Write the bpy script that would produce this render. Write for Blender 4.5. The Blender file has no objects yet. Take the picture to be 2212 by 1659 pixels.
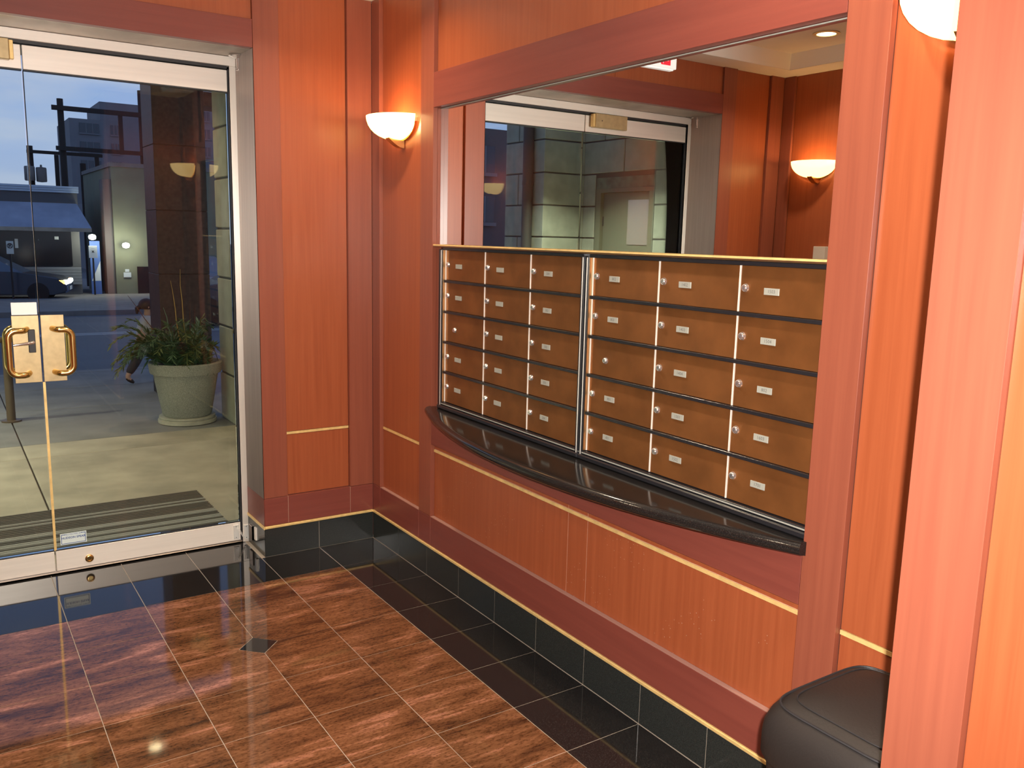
import bpy, bmesh, math, random
from mathutils import Vector, Matrix
random.seed(7)
sc = bpy.context.scene
col = sc.collection
PI = math.pi

# ---------------------------------------------------------------- camera
cam_d = bpy.data.cameras.new('camera')
cam = bpy.data.objects.new('camera', cam_d)
col.objects.link(cam)
RX = Vector((0.83221871, -0.55395198, 0.02343553))
RY = Vector((-0.07317004, -0.15162774, -0.98572571))
RZ = Vector((0.54959818, 0.8186246, -0.16672013))
cam.matrix_world = Matrix(((RX.x, -RY.x, -RZ.x, -1.88893681), (RX.y, -RY.y, -RZ.y, -4.12857159),
                           (RX.z, -RY.z, -RZ.z, 1.61977151), (0, 0, 0, 1)))
cam_d.sensor_fit = 'HORIZONTAL'; cam_d.sensor_width = 36.0
cam_d.lens = 1866.7695 * 36.0 / 2212.0
cam_d.clip_start = 0.02; cam_d.clip_end = 1000
sc.camera = cam

# ---------------------------------------------------------------- view
sc.view_settings.view_transform = 'Standard'
sc.view_settings.look = 'None'
sc.view_settings.gamma = 1.0
sc.view_settings.use_curve_mapping = False
sc.view_settings.exposure = 0.0
sc.cycles.max_bounces = 9; sc.cycles.diffuse_bounces = 3; sc.cycles.glossy_bounces = 5
sc.cycles.transparent_max_bounces = 14; sc.cycles.transmission_bounces = 4
sc.cycles.sample_clamp_indirect = 4.0
sc.cycles.caustics_refractive = False
sc.cycles.use_denoising = True

# ---------------------------------------------------------------- world: evening sky with soft cloud
wd = bpy.data.worlds.new('evening_sky'); sc.world = wd
wd.use_nodes = True
nt = wd.node_tree; nt.nodes.clear()
N = nt.nodes.new; L = nt.links.new
out = N('ShaderNodeOutputWorld'); bg = N('ShaderNodeBackground')
tc = N('ShaderNodeTexCoord'); sep = N('ShaderNodeSeparateXYZ')
ramp = N('ShaderNodeValToRGB'); mp = N('ShaderNodeMapping'); noi = N('ShaderNodeTexNoise')
cr = N('ShaderNodeValToRGB'); mix = N('ShaderNodeMix'); mix.data_type = 'RGBA'
L(tc.outputs['Generated'], sep.inputs[0])
L(sep.outputs['Z'], ramp.inputs[0])
e = ramp.color_ramp.elements
e[0].position = 0.0; e[0].color = (0.44, 0.50, 0.66, 1)
e[1].position = 0.55; e[1].color = (0.10, 0.18, 0.42, 1)
x = e.new(0.10); x.color = (0.33, 0.45, 0.75, 1)
x = e.new(0.22); x.color = (0.25, 0.38, 0.72, 1)
L(tc.outputs['Generated'], mp.inputs[0]); mp.inputs['Scale'].default_value = (3.0, 3.0, 14.0)
L(mp.outputs[0], noi.inputs['Vector']); noi.inputs['Scale'].default_value = 1.6
noi.inputs['Detail'].default_value = 5.0
L(noi.outputs['Fac'], cr.inputs[0])
cr.color_ramp.elements[0].position = 0.47; cr.color_ramp.elements[0].color = (0, 0, 0, 1)
cr.color_ramp.elements[1].position = 0.68; cr.color_ramp.elements[1].color = (0.8, 0.8, 0.8, 1)
L(cr.outputs[0], mix.inputs[0]); L(ramp.outputs[0], mix.inputs[6]); mix.inputs[7].default_value = (0.50, 0.56, 0.72, 1)
L(mix.outputs[2], bg.inputs[0]); bg.inputs[1].default_value = 1.1
L(bg.outputs[0], out.inputs[0])

# ---------------------------------------------------------------- photographer's flash (beside and above the lens)
fl = bpy.data.lights.new('camera_flash', 'SPOT')
fl.energy = 560.0; fl.color = (1.0, 0.95, 0.88); fl.shadow_soft_size = 0.014
fl.spot_size = math.radians(105); fl.spot_blend = 0.75
fo = bpy.data.objects.new('camera_flash', fl); col.objects.link(fo)
fo.matrix_world = cam.matrix_world @ Matrix.Translation((0.035, 0.045, 0.02))

WARM = (1.0, 0.80, 0.56)
FLASH_Z = 2.84

# ================================================================= helpers
WLOC = {}
MATS = {}

def place(o, parent, loc):
    loc = Vector(loc)
    col.objects.link(o)
    if parent is not None:
        o.parent = parent
        o.location = loc - WLOC[parent.name]
    else:
        o.location = loc
    WLOC[o.name] = loc
    return o

def tag(o, label=None, cat=None, group=None, kind=None):
    if label: o['label'] = label
    if cat: o['category'] = cat
    if group: o['group'] = group
    if kind: o['kind'] = kind
    return o

def empty(name, loc, label=None, cat=None, group=None, kind=None):
    o = bpy.data.objects.new(name, None)
    o.empty_display_size = 0.05
    place(o, None, loc)
    return tag(o, label, cat, group, kind)

class MB:
    def __init__(s): s.bm = bmesh.new()
    def box(s, x0, x1, y0, y1, z0, z1, bev=0.0, mi=0):
        if x0 > x1: x0, x1 = x1, x0
        if y0 > y1: y0, y1 = y1, y0
        if z0 > z1: z0, z1 = z1, z0
        m = Matrix.Translation(((x0+x1)/2, (y0+y1)/2, (z0+z1)/2)) @ Matrix.Diagonal((x1-x0, y1-y0, z1-z0, 1))
        r = bmesh.ops.create_cube(s.bm, size=1.0, matrix=m)
        vs = r['verts']
        fs = {f for v in vs for f in v.link_faces}
        for f in fs: f.material_index = mi
        if bev > 0:
            es = {e for v in vs for e in v.link_edges}
            rr = bmesh.ops.bevel(s.bm, geom=list(es), offset=bev, segments=1, affect='EDGES', profile=0.5)
            for f in rr['faces']: f.material_index = mi
        return s
    def poly(s, pts, mi=0):
        vs = [s.bm.verts.new(p) for p in pts]
        f = s.bm.faces.new(vs); f.material_index = mi
        return f
    def prism(s, pts, d, mi=0):
        """pts: closed 3D outline, d: extrusion vector"""
        a = [s.bm.verts.new(p) for p in pts]
        b = [s.bm.verts.new(Vector(p)+Vector(d)) for p in pts]
        n = len(pts)
        fs = [s.bm.faces.new(a), s.bm.faces.new(list(reversed(b)))]
        for i in range(n):
            j = (i+1) % n
            fs.append(s.bm.faces.new((a[j], a[i], b[i], b[j])))
        for f in fs: f.material_index = mi
        return s
    def tube(s, path, r, seg=10, mi=0, cap=True):
        path = [Vector(p) for p in path]
        n = len(path)
        rs = r if isinstance(r, (list, tuple)) else [r]*n
        rings = []
        up = None
        for i, p in enumerate(path):
            t = (path[min(i+1, n-1)] - path[max(i-1, 0)])
            if t.length < 1e-9: t = Vector((0, 0, 1))
            t.normalize()
            if up is None:
                up = Vector((0, 0, 1)) if abs(t.z) < 0.9 else Vector((1, 0, 0))
            a = t.cross(up); a.normalize(); b = a.cross(t); b.normalize()
            up = b
            rings.append([s.bm.verts.new(p + (a*math.cos(2*PI*k/seg) + b*math.sin(2*PI*k/seg))*rs[i]) for k in range(seg)])
        fs = []
        for i in range(n-1):
            for k in range(seg):
                j = (k+1) % seg
                fs.append(s.bm.faces.new((rings[i][k], rings[i][j], rings[i+1][j], rings[i+1][k])))
        if cap:
            fs.append(s.bm.faces.new(list(reversed(rings[0])))); fs.append(s.bm.faces.new(rings[-1]))
        for f in fs: f.material_index = mi
        return s
    def loft(s, rings, mi=0, cap0=True, cap1=True):
        R = [[s.bm.verts.new(p) for p in r] for r in rings]
        n = len(R[0]); fs = []
        for i in range(len(R)-1):
            for k in range(n):
                j = (k+1) % n
                fs.append(s.bm.faces.new((R[i][k], R[i][j], R[i+1][j], R[i+1][k])))
        if cap0: fs.append(s.bm.faces.new(list(reversed(R[0]))))
        if cap1: fs.append(s.bm.faces.new(R[-1]))
        for f in fs: f.material_index = mi
        return s
    def lathe(s, c, prof, seg=28, mi=0, cap0=True, cap1=True):
        rings = [[(c[0]+r*math.cos(2*PI*k/seg), c[1]+r*math.sin(2*PI*k/seg), c[2]+z) for k in range(seg)] for r, z in prof]
        return s.loft(rings, mi, cap0, cap1)
    def text(s, body, size, M, mi=1, bold=0.0):
        cu = bpy.data.curves.new('txt', 'FONT')
        cu.body = body; cu.size = size; cu.align_x = 'CENTER'; cu.align_y = 'CENTER'; cu.offset = bold
        cu.resolution_u = 2
        ob = bpy.data.objects.new('txt', cu); col.objects.link(ob)
        dg = bpy.context.evaluated_depsgraph_get()
        me = bpy.data.meshes.new_from_object(ob.evaluated_get(dg))
        bpy.data.objects.remove(ob); bpy.data.curves.remove(cu)
        me.transform(M)
        old = set(s.bm.faces)
        s.bm.from_mesh(me)
        for f in s.bm.faces:
            if f not in old: f.material_index = mi
        bpy.data.meshes.remove(me)
        return s
    def mesh(s, name, mats, origin=None, smooth=False, normals=True):
        if normals:
            bmesh.ops.recalc_face_normals(s.bm, faces=s.bm.faces[:])
        me = bpy.data.meshes.new(name)
        if origin is None:
            lo = Vector((1e9,)*3); hi = Vector((-1e9,)*3)
            for v in s.bm.verts:
                for i in range(3):
                    lo[i] = min(lo[i], v.co[i]); hi[i] = max(hi[i], v.co[i])
            origin = (lo+hi)/2
        origin = Vector(origin)
        bmesh.ops.translate(s.bm, vec=-origin, verts=s.bm.verts[:])
        s.bm.to_mesh(me); s.bm.free()
        for m in (mats if isinstance(mats, (list, tuple)) else [mats]):
            me.materials.append(MATS[m] if isinstance(m, str) else m)
        if smooth:
            me.polygons.foreach_set('use_smooth', [True]*len(me.polygons))
            me.set_sharp_from_angle(angle=math.radians(40))
        return me, origin
    def build(s, name, mats, parent=None, smooth=False, **k):
        me, o = s.mesh(name, mats, smooth=smooth)
        ob = bpy.data.objects.new(name, me)
        place(ob, parent, o)
        return tag(ob, **k)

def inst(name, me, loc, parent=None, **k):
    return tag(place(bpy.data.objects.new(name, me), parent, loc), **k)

def bx(name, c, mats, parent=None, bev=0.0, **k):
    return MB().box(*c, bev=bev).build(name, mats, parent, **k)

# ================================================================= materials
def new_mat(name):
    m = bpy.data.materials.new(name); m.use_nodes = True
    MATS[name] = m
    nt = m.node_tree
    return m, nt, nt.nodes['Principled BSDF'], nt.nodes['Material Output']

def simple(name, color, rough=0.5, metal=0.0, var=0.0, vscale=20.0, bump=0.0, emit=None, estr=0.0, spec=0.5, coat=0.0, aniso=None):
    m, nt, p, o = new_mat(name)
    p.inputs['Base Color'].default_value = (*color, 1)
    p.inputs['Roughness'].default_value = rough
    p.inputs['Metallic'].default_value = metal
    p.inputs['Specular IOR Level'].default_value = spec
    p.inputs['Coat Weight'].default_value = coat
    p.inputs['Coat Roughness'].default_value = 0.1
    if emit:
        p.inputs['Emission Color'].default_value = (*emit, 1); p.inputs['Emission Strength'].default_value = estr
    if var > 0 or bump > 0:
        tc = nt.nodes.new('ShaderNodeTexCoord'); mp = nt.nodes.new('ShaderNodeMapping')
        nz = nt.nodes.new('ShaderNodeTexNoise'); nz.inputs['Scale'].default_value = 1.0; nz.inputs['Detail'].default_value = 4
        nt.links.new(tc.outputs['Object'], mp.inputs[0]); nt.links.new(mp.outputs[0], nz.inputs['Vector'])
        sv = aniso if aniso else (vscale,)*3
        mp.inputs['Scale'].default_value = sv
        oi = nt.nodes.new('ShaderNodeObjectInfo'); mu = nt.nodes.new('ShaderNodeVectorMath'); mu.operation = 'SCALE'
        cb = nt.nodes.new('ShaderNodeCombineXYZ')
        for i in range(3): nt.links.new(oi.outputs['Random'], cb.inputs[i])
        nt.links.new(cb.outputs[0], mu.inputs[0]); mu.inputs['Scale'].default_value = 37.0
        nt.links.new(mu.outputs[0], mp.inputs['Location'])
        if var > 0:
            r = nt.nodes.new('ShaderNodeValToRGB')
            r.color_ramp.elements[0].position = 0.3; r.color_ramp.elements[1].position = 0.7
            r.color_ramp.elements[0].color = (*[c*(1-var) for c in color], 1)
            r.color_ramp.elements[1].color = (*[min(1, c*(1+var)) for c in color], 1)
            nt.links.new(nz.outputs['Fac'], r.inputs[0]); nt.links.new(r.outputs[0], p.inputs['Base Color'])
        if bump > 0:
            b = nt.nodes.new('ShaderNodeBump'); b.inputs['Strength'].default_value = bump; b.inputs['Distance'].default_value = 0.01
            nt.links.new(nz.outputs['Fac'], b.inputs['Height']); nt.links.new(b.outputs[0], p.inputs['Normal'])
    return m

def brushed(name, tangent, amount, rough, metal=None):
    m = MATS[name]; nt = m.node_tree; p = nt.nodes['Principled BSDF']
    cb = nt.nodes.new('ShaderNodeCombineXYZ')
    for i in range(3): cb.inputs[i].default_value = tangent[i]
    nt.links.new(cb.outputs[0], p.inputs['Tangent'])
    p.inputs['Anisotropic'].default_value = amount; p.inputs['Roughness'].default_value = rough
    if metal is not None: p.inputs['Metallic'].default_value = metal

def wood(name, scale, c0, c1, rough=0.34):
    m, nt, p, o = new_mat(name)
    tc = nt.nodes.new('ShaderNodeTexCoord'); mp = nt.nodes.new('ShaderNodeMapping')
    nz = nt.nodes.new('ShaderNodeTexNoise'); nz.inputs['Scale'].default_value = 1.0
    nz.inputs['Detail'].default_value = 5; nz.inputs['Roughness'].default_value = 0.6; nz.inputs['Distortion'].default_value = 0.3
    oi = nt.nodes.new('ShaderNodeObjectInfo'); cb = nt.nodes.new('ShaderNodeCombineXYZ')
    mu = nt.nodes.new('ShaderNodeVectorMath'); mu.operation = 'SCALE'; mu.inputs['Scale'].default_value = 53.0
    for i in range(3): nt.links.new(oi.outputs['Random'], cb.inputs[i])
    nt.links.new(cb.outputs[0], mu.inputs[0]); nt.links.new(mu.outputs[0], mp.inputs['Location'])
    nt.links.new(tc.outputs['Object'], mp.inputs[0]); mp.inputs['Scale'].default_value = scale
    nt.links.new(mp.outputs[0], nz.inputs['Vector'])
    r = nt.nodes.new('ShaderNodeValToRGB')
    r.color_ramp.elements[0].position = 0.30; r.color_ramp.elements[0].color = (*c0, 1)
    r.color_ramp.elements[1].position = 0.70; r.color_ramp.elements[1].color = (*c1, 1)
    nt.links.new(nz.outputs['Fac'], r.inputs[0]); nt.links.new(r.outputs[0], p.inputs['Base Color'])
    p.inputs['Roughness'].default_value = rough
    p.inputs['Specular IOR Level'].default_value = 0.5
    return m

WC0, WC1 = (0.268, 0.062, 0.022), (0.325, 0.082, 0.030)     # veneer panels
SC0, SC1 = (0.212, 0.056, 0.032), (0.250, 0.070, 0.039)    # stiles and rails, a redder stock
wood('cherry_panel', (55, 55, 1.6), WC0, WC1)
wood('cherry_stile', (55, 55, 1.6), SC0, SC1)
RC0, RC1 = (0.172, 0.040, 0.029), (0.205, 0.050, 0.035)    # horizontal grain, darker
wood('cherry_rail', (45, 1.6, 45), RC0, RC1)
wood('cherry_rail_x', (1.6, 45, 45), RC0, RC1)
simple('ledge_dust_highlight', (0.36, 0.19, 0.15), 0.6)  # dust and the highlight on the rail's top edge, both put into the colour
wood('cherry_apron', (55, 55, 1.6), WC0, WC1)
def dust(name):
    # pale specks spattered over the apron panels
    nt = MATS[name].node_tree; p = nt.nodes['Principled BSDF']
    src = p.inputs['Base Color'].links[0].from_socket
    tc = nt.nodes.new('ShaderNodeTexCoord')
    vo = nt.nodes.new('ShaderNodeTexVoronoi'); vo.inputs['Scale'].default_value = 70.0
    nz = nt.nodes.new('ShaderNodeTexNoise'); nz.inputs['Scale'].default_value = 5.0; nz.inputs['Detail'].default_value = 2
    nt.links.new(tc.outputs['Object'], vo.inputs['Vector']); nt.links.new(tc.outputs['Object'], nz.inputs['Vector'])
    a = nt.nodes.new('ShaderNodeMath'); a.operation = 'LESS_THAN'; a.inputs[1].default_value = 0.10
    b = nt.nodes.new('ShaderNodeMath'); b.operation = 'GREATER_THAN'; b.inputs[1].default_value = 0.55
    c = nt.nodes.new('ShaderNodeMath'); c.operation = 'MULTIPLY'
    nt.links.new(vo.outputs['Distance'], a.inputs[0]); nt.links.new(nz.outputs['Fac'], b.inputs[0])
    nt.links.new(a.outputs[0], c.inputs[0]); nt.links.new(b.outputs[0], c.inputs[1])
    d = nt.nodes.new('ShaderNodeMath'); d.operation = 'MULTIPLY'; d.inputs[1].default_value = 0.55
    nt.links.new(c.outputs[0], d.inputs[0])
    mx = nt.nodes.new('ShaderNodeMix'); mx.data_type = 'RGBA'
    nt.links.new(d.outputs[0], mx.inputs[0]); nt.links.new(src, mx.inputs[6]); mx.inputs[7].default_value = (0.62, 0.46, 0.36, 1)
    nt.links.new(mx.outputs[2], p.inputs['Base Color'])
dust('cherry_apron')
simple('seam', (0.42, 0.26, 0.19), 0.6)
simple('core_board', (0.10, 0.03, 0.02), 0.7)
simple('gold_inlay', (0.86, 0.60, 0.24), 0.38, 0.35, var=0.12, vscale=30)
simple('brass', (0.88, 0.62, 0.24), 0.22, 1.0)
simple('brass_plate', (0.52, 0.39, 0.205), 0.38, 0.45, var=0.10, vscale=35)
simple('steel', (0.86, 0.79, 0.71), 0.36, 0.3, var=0.04, aniso=(2, 2, 60))
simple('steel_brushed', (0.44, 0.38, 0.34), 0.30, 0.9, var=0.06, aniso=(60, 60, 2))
simple('steel_post', (0.80, 0.73, 0.65), 0.36, 0.45, var=0.04, aniso=(60, 60, 2))
brushed('steel_post', (1, 0, 0), 0.9, 0.5)
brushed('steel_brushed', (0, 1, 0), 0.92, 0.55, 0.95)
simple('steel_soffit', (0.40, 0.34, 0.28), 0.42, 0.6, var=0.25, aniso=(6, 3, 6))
simple('steel_bright', (0.92, 0.90, 0.86), 0.22, 0.5)
simple('dark_gasket', (0.02, 0.018, 0.02), 0.5)
simple('bronze_door', (0.225, 0.088, 0.027), 0.38, 0.6, var=0.18, vscale=9)
brushed('bronze_door', (0, 0, 1), 0.9, 0.46)
simple('bronze_trim', (0.42, 0.27, 0.14), 0.28, 0.9)
simple('black_frame', (0.016, 0.016, 0.019), 0.22, 0.1)
simple('bright_edge', (0.92, 0.88, 0.82), 0.25, 0.35)
simple('chrome', (0.85, 0.82, 0.80), 0.15, 0.9)
simple('plate_grey', (0.32, 0.32, 0.28), 0.45, 0.1)
simple('plate_ink', (0.05, 0.05, 0.05), 0.6)
simple('number_ink', (0.10, 0.10, 0.095), 0.6)
simple('ceiling_white', (0.72, 0.68, 0.62), 0.85, var=0.03, vscale=6)
simple('cove_white', (0.86, 0.84, 0.80), 0.7)
simple('grout', (0.36, 0.30, 0.24), 0.8)
simple('white_plastic', (0.82, 0.80, 0.74), 0.45)
simple('bin_plastic', (0.0165, 0.0130, 0.0118), 0.52, bump=0.08, vscale=160, spec=0.3)
simple('bin_groove', (0.012, 0.011, 0.013), 0.6)
simple('paper_white', (0.9, 0.9, 0.9), 0.5, emit=(1, 1, 1), estr=0.0)
simple('sticker_face', (0.62, 0.70, 0.68), 0.4)
simple('sticker_ink', (0.06, 0.10, 0.28), 0.5)
simple('sign_red', (0.75, 0.02, 0.04), 0.4, emit=(1.0, 0.03, 0.06), estr=0.35)
simple('sign_white', (0.85, 0.85, 0.83), 0.5, emit=(1, 0.97, 0.93), estr=0.35)
simple('concrete', (0.30, 0.26, 0.21), 0.85, var=0.22, vscale=3.0, bump=0.05)
simple('concrete_dark', (0.17, 0.16, 0.16), 0.85, var=0.2, vscale=2.5)
simple('joint_dark', (0.05, 0.045, 0.04), 0.9)
simple('aggregate', (0.29, 0.28, 0.24), 0.9, var=0.42, vscale=190, bump=0.2)
simple('saucer_clay', (0.36, 0.33, 0.27), 0.85, var=0.15, vscale=15)
simple('mat_rubber', (0.075, 0.060, 0.045), 0.8)
simple('mat_rib', (0.10, 0.082, 0.062), 0.6)
simple('mat_rib_light', (0.42, 0.38, 0.32), 0.5, 0.3)
simple('block_stone', (0.34, 0.345, 0.285), 0.9, var=0.12, vscale=7.0)
simple('mortar', (0.075, 0.078, 0.07), 0.95)
simple('granite_column', (0.040, 0.027, 0.022), 0.5, var=0.35, vscale=26, spec=0.3)
simple('asphalt', (0.085, 0.088, 0.105), 0.75, var=0.12, vscale=1.2)
simple('road_paint', (0.42, 0.42, 0.44), 0.7)
simple('canopy_soffit', (0.30, 0.27, 0.23), 0.8)
simple('leaf_dark', (0.035, 0.075, 0.030), 0.65)
simple('leaf_olive', (0.085, 0.105, 0.030), 0.65)
simple('leaf_blue', (0.12, 0.19, 0.14), 0.6)
simple('twig_tan', (0.36, 0.22, 0.07), 0.7)
simple('twig_red', (0.10, 0.03, 0.02), 0.7)
simple('cone_brown', (0.10, 0.035, 0.025), 0.7)
simple('soil', (0.03, 0.022, 0.016), 0.95)
simple('pole_wood', (0.022, 0.018, 0.018), 0.8)
simple('tower_wall', (0.17, 0.175, 0.20), 0.9, var=0.06, vscale=0.4)
simple('tower_glass', (0.035, 0.05, 0.075), 0.2)
simple('store_wall', (0.09, 0.09, 0.10), 0.85)
simple('store_fascia', (0.40, 0.47, 0.58), 0.7)
simple('awning_cloth', (0.26, 0.30, 0.40), 0.85, var=0.15, vscale=1.5)
simple('shop_glass', (0.012, 0.012, 0.016), 0.12)
simple('siding', (0.20, 0.21, 0.23), 0.7)
simple('block_green', (0.16, 0.17, 0.125), 0.9, var=0.1, vscale=1.5)
simple('poster_blue', (0.06, 0.12, 0.36), 0.6)
simple('poster_pale', (0.55, 0.58, 0.62), 0.6)
simple('pipe_brown', (0.12, 0.085, 0.06), 0.5, 0.3)
simple('car_paint', (0.035, 0.045, 0.065), 0.25, 0.2, coat=0.6)
simple('car_glass', (0.10, 0.13, 0.18), 0.08)
simple('car_tyre', (0.01, 0.01, 0.01), 0.8)
simple('lamp_white', (1, 1, 1), 0.5, emit=(1, 0.98, 0.92), estr=14.0)
simple('lamp_amber', (1, 0.5, 0.1), 0.5, emit=(1.0, 0.48, 0.10), estr=5.0)
simple('street_lamp_glow', (1, 0.8, 0.4), 0.5, emit=(1, 0.72, 0.30), estr=8.0)
simple('sconce_glass', (0.95, 0.85, 0.65), 0.4, emit=(1.0, 0.58, 0.19), estr=4.6)
simple('downlight_glow', (1, 0.9, 0.7), 0.5, emit=(1.0, 0.84, 0.50), estr=5.0)
simple('downlight_ring', (0.75, 0.66, 0.42), 0.35, 0.6)
simple('coat_pale', (0.42, 0.40, 0.42), 0.85)
simple('hair_dark', (0.03, 0.014, 0.012), 0.6)
simple('trouser_dark', (0.03, 0.03, 0.035), 0.85)
simple('skin', (0.45, 0.26, 0.19), 0.55)
simple('door_green', (0.16, 0.165, 0.12), 0.5)
simple('door_pane', (0.50, 0.42, 0.36), 0.18, 0.5)
simple('lintel_green', (0.13, 0.17, 0.13), 0.7, var=0.3, vscale=9)
simple('sign_metal', (0.55, 0.55, 0.50), 0.5)

def mat_granite_brown():
    m, nt, p, o = new_mat('granite_brown')
    tc = nt.nodes.new('ShaderNodeTexCoord')
    oi = nt.nodes.new('ShaderNodeObjectInfo'); cb = nt.nodes.new('ShaderNodeCombineXYZ')
    mu = nt.nodes.new('ShaderNodeVectorMath'); mu.operation = 'SCALE'; mu.inputs['Scale'].default_value = 61.0
    for i in range(3): nt.links.new(oi.outputs['Random'], cb.inputs[i])
    nt.links.new(cb.outputs[0], mu.inputs[0])
    def noise(scale, detail, rough, dist, rot=-6):
        mp = nt.nodes.new('ShaderNodeMapping'); mp.inputs['Scale'].default_value = scale; mp.inputs['Rotation'].default_value = (0, 0, math.radians(rot))
        nt.links.new(tc.outputs['Object'], mp.inputs[0]); nt.links.new(mu.outputs[0], mp.inputs['Location'])
        nz = nt.nodes.new('ShaderNodeTexNoise'); nz.inputs['Scale'].default_value = 1.0; nz.inputs['Detail'].default_value = detail
        nz.inputs['Roughness'].default_value = rough; nz.inputs['Distortion'].default_value = dist
        nt.links.new(mp.outputs[0], nz.inputs['Vector']); return nz
    broad = noise((2.2, 9.0, 4.0), 3, 0.5, 1.0)
    fine = noise((11.0, 75.0, 8.0), 5, 0.6, 0.6)
    fleck = noise((75.0, 150.0, 75.0), 3, 0.6, 0.0)
    a = nt.nodes.new('ShaderNodeMath'); a.operation = 'MULTIPLY'; a.inputs[1].default_value = 0.62
    b = nt.nodes.new('ShaderNodeMath'); b.operation = 'MULTIPLY_ADD'; b.inputs[1].default_value = 0.38
    nt.links.new(broad.outputs['Fac'], a.inputs[0]); nt.links.new(fine.outputs['Fac'], b.inputs[0]); nt.links.new(a.outputs[0], b.inputs[2])
    r = nt.nodes.new('ShaderNodeValToRGB'); el = r.color_ramp.elements
    el[0].position = 0.33; el[0].color = (0.040, 0.018, 0.010, 1)
    el[1].position = 0.67; el[1].color = (0.36, 0.165, 0.105, 1)
    for pos, c in ((0.43, (0.095, 0.040, 0.018)), (0.50, (0.140, 0.060, 0.027)), (0.565, (0.185, 0.080, 0.038)), (0.60, (0.27, 0.118, 0.068))):
        q = el.new(pos); q.color = (*c, 1)
    nt.links.new(b.outputs[0], r.inputs[0])
    r2 = nt.nodes.new('ShaderNodeValToRGB')
    r2.color_ramp.elements[0].position = 0.34; r2.color_ramp.elements[0].color = (0.35, 0.30, 0.28, 1)
    r2.color_ramp.elements[1].position = 0.52; r2.color_ramp.elements[1].color = (1.05, 1.05, 1.05, 1)
    nt.links.new(fleck.outputs['Fac'], r2.inputs[0])
    mx = nt.nodes.new('ShaderNodeMix'); mx.data_type = 'RGBA'; mx.blend_type = 'MULTIPLY'; mx.inputs[0].default_value = 0.7
    nt.links.new(r.outputs[0], mx.inputs[6]); nt.links.new(r2.outputs[0], mx.inputs[7])
    nt.links.new(mx.outputs[2], p.inputs['Base Color'])
    p.inputs['Roughness'].default_value = 0.05
    p.inputs['Specular IOR Level'].default_value = 0.5
mat_granite_brown()

def mat_black_granite(name, rough, base, fleck):
    m, nt, p, o = new_mat(name)
    tc = nt.nodes.new('ShaderNodeTexCoord')
    nz = nt.nodes.new('ShaderNodeTexNoise'); nz.inputs['Scale'].default_value = 420.0; nz.inputs['Detail'].default_value = 3
    nt.links.new(tc.outputs['Object'], nz.inputs['Vector'])
    r = nt.nodes.new('ShaderNodeValToRGB')
    r.color_ramp.elements[0].position = 0.5; r.color_ramp.elements[0].color = (*base, 1)
    r.color_ramp.elements[1].position = 0.72; r.color_ramp.elements[1].color = (*fleck, 1)
    nt.links.new(nz.outputs['Fac'], r.inputs[0]); nt.links.new(r.outputs[0], p.inputs['Base Color'])
    p.inputs['Roughness'].default_value = rough; p.inputs['Specular IOR Level'].default_value = 0.5
mat_black_granite('granite_black', 0.05, (0.010, 0.009, 0.009), (0.035, 0.033, 0.032))
mat_black_granite('granite_base', 0.20, (0.019, 0.021, 0.020), (0.040, 0.043, 0.040))
mat_black_granite('granite_counter', 0.13, (0.009, 0.008, 0.008), (0.03, 0.027, 0.025))

def mat_glass():
    m, nt, p, o = new_mat('door_glass')
    nt.nodes.remove(p)
    t = nt.nodes.new('ShaderNodeBsdfTransparent'); t.inputs[0].default_value = (0.93, 0.965, 0.95, 1)
    g = nt.nodes.new('ShaderNodeBsdfGlossy'); g.inputs['Roughness'].default_value = 0.0
    g.inputs['Color'].default_value = (0.95, 1, 0.97, 1)
    fr = nt.nodes.new('ShaderNodeFresnel'); fr.inputs['IOR'].default_value = 1.45
    mx = nt.nodes.new('ShaderNodeMixShader')
    nt.links.new(fr.outputs[0], mx.inputs[0]); nt.links.new(t.outputs[0], mx.inputs[1]); nt.links.new(g.outputs[0], mx.inputs[2])
    nt.links.new(mx.outputs[0], o.inputs[0])
mat_glass()
def mat_mirror():
    m, nt, p, o = new_mat('mirror_silver')
    p.inputs['Base Color'].default_value = (0.86, 0.89, 0.87, 1); p.inputs['Metallic'].default_value = 1.0
    p.inputs['Roughness'].default_value = 0.0
mat_mirror()

# ================================================================= room dimensions
T = 0.305                     # floor tile
W = 3.0                       # room width, wall_right at x = 0, wall_left at x = -3
YB = -3.38                    # far end of the vestibule
ZC = 2.745                    # ceiling border
ZT = 2.84                     # tray
XJ = -0.59                    # door recess edge
XJ2 = -W - XJ
ZG0, ZG1 = 0.146, 0.161       # gold strip above the stone base
ZR = 0.304                    # top of base rail
DR = 0.02                     # panel recess

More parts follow.
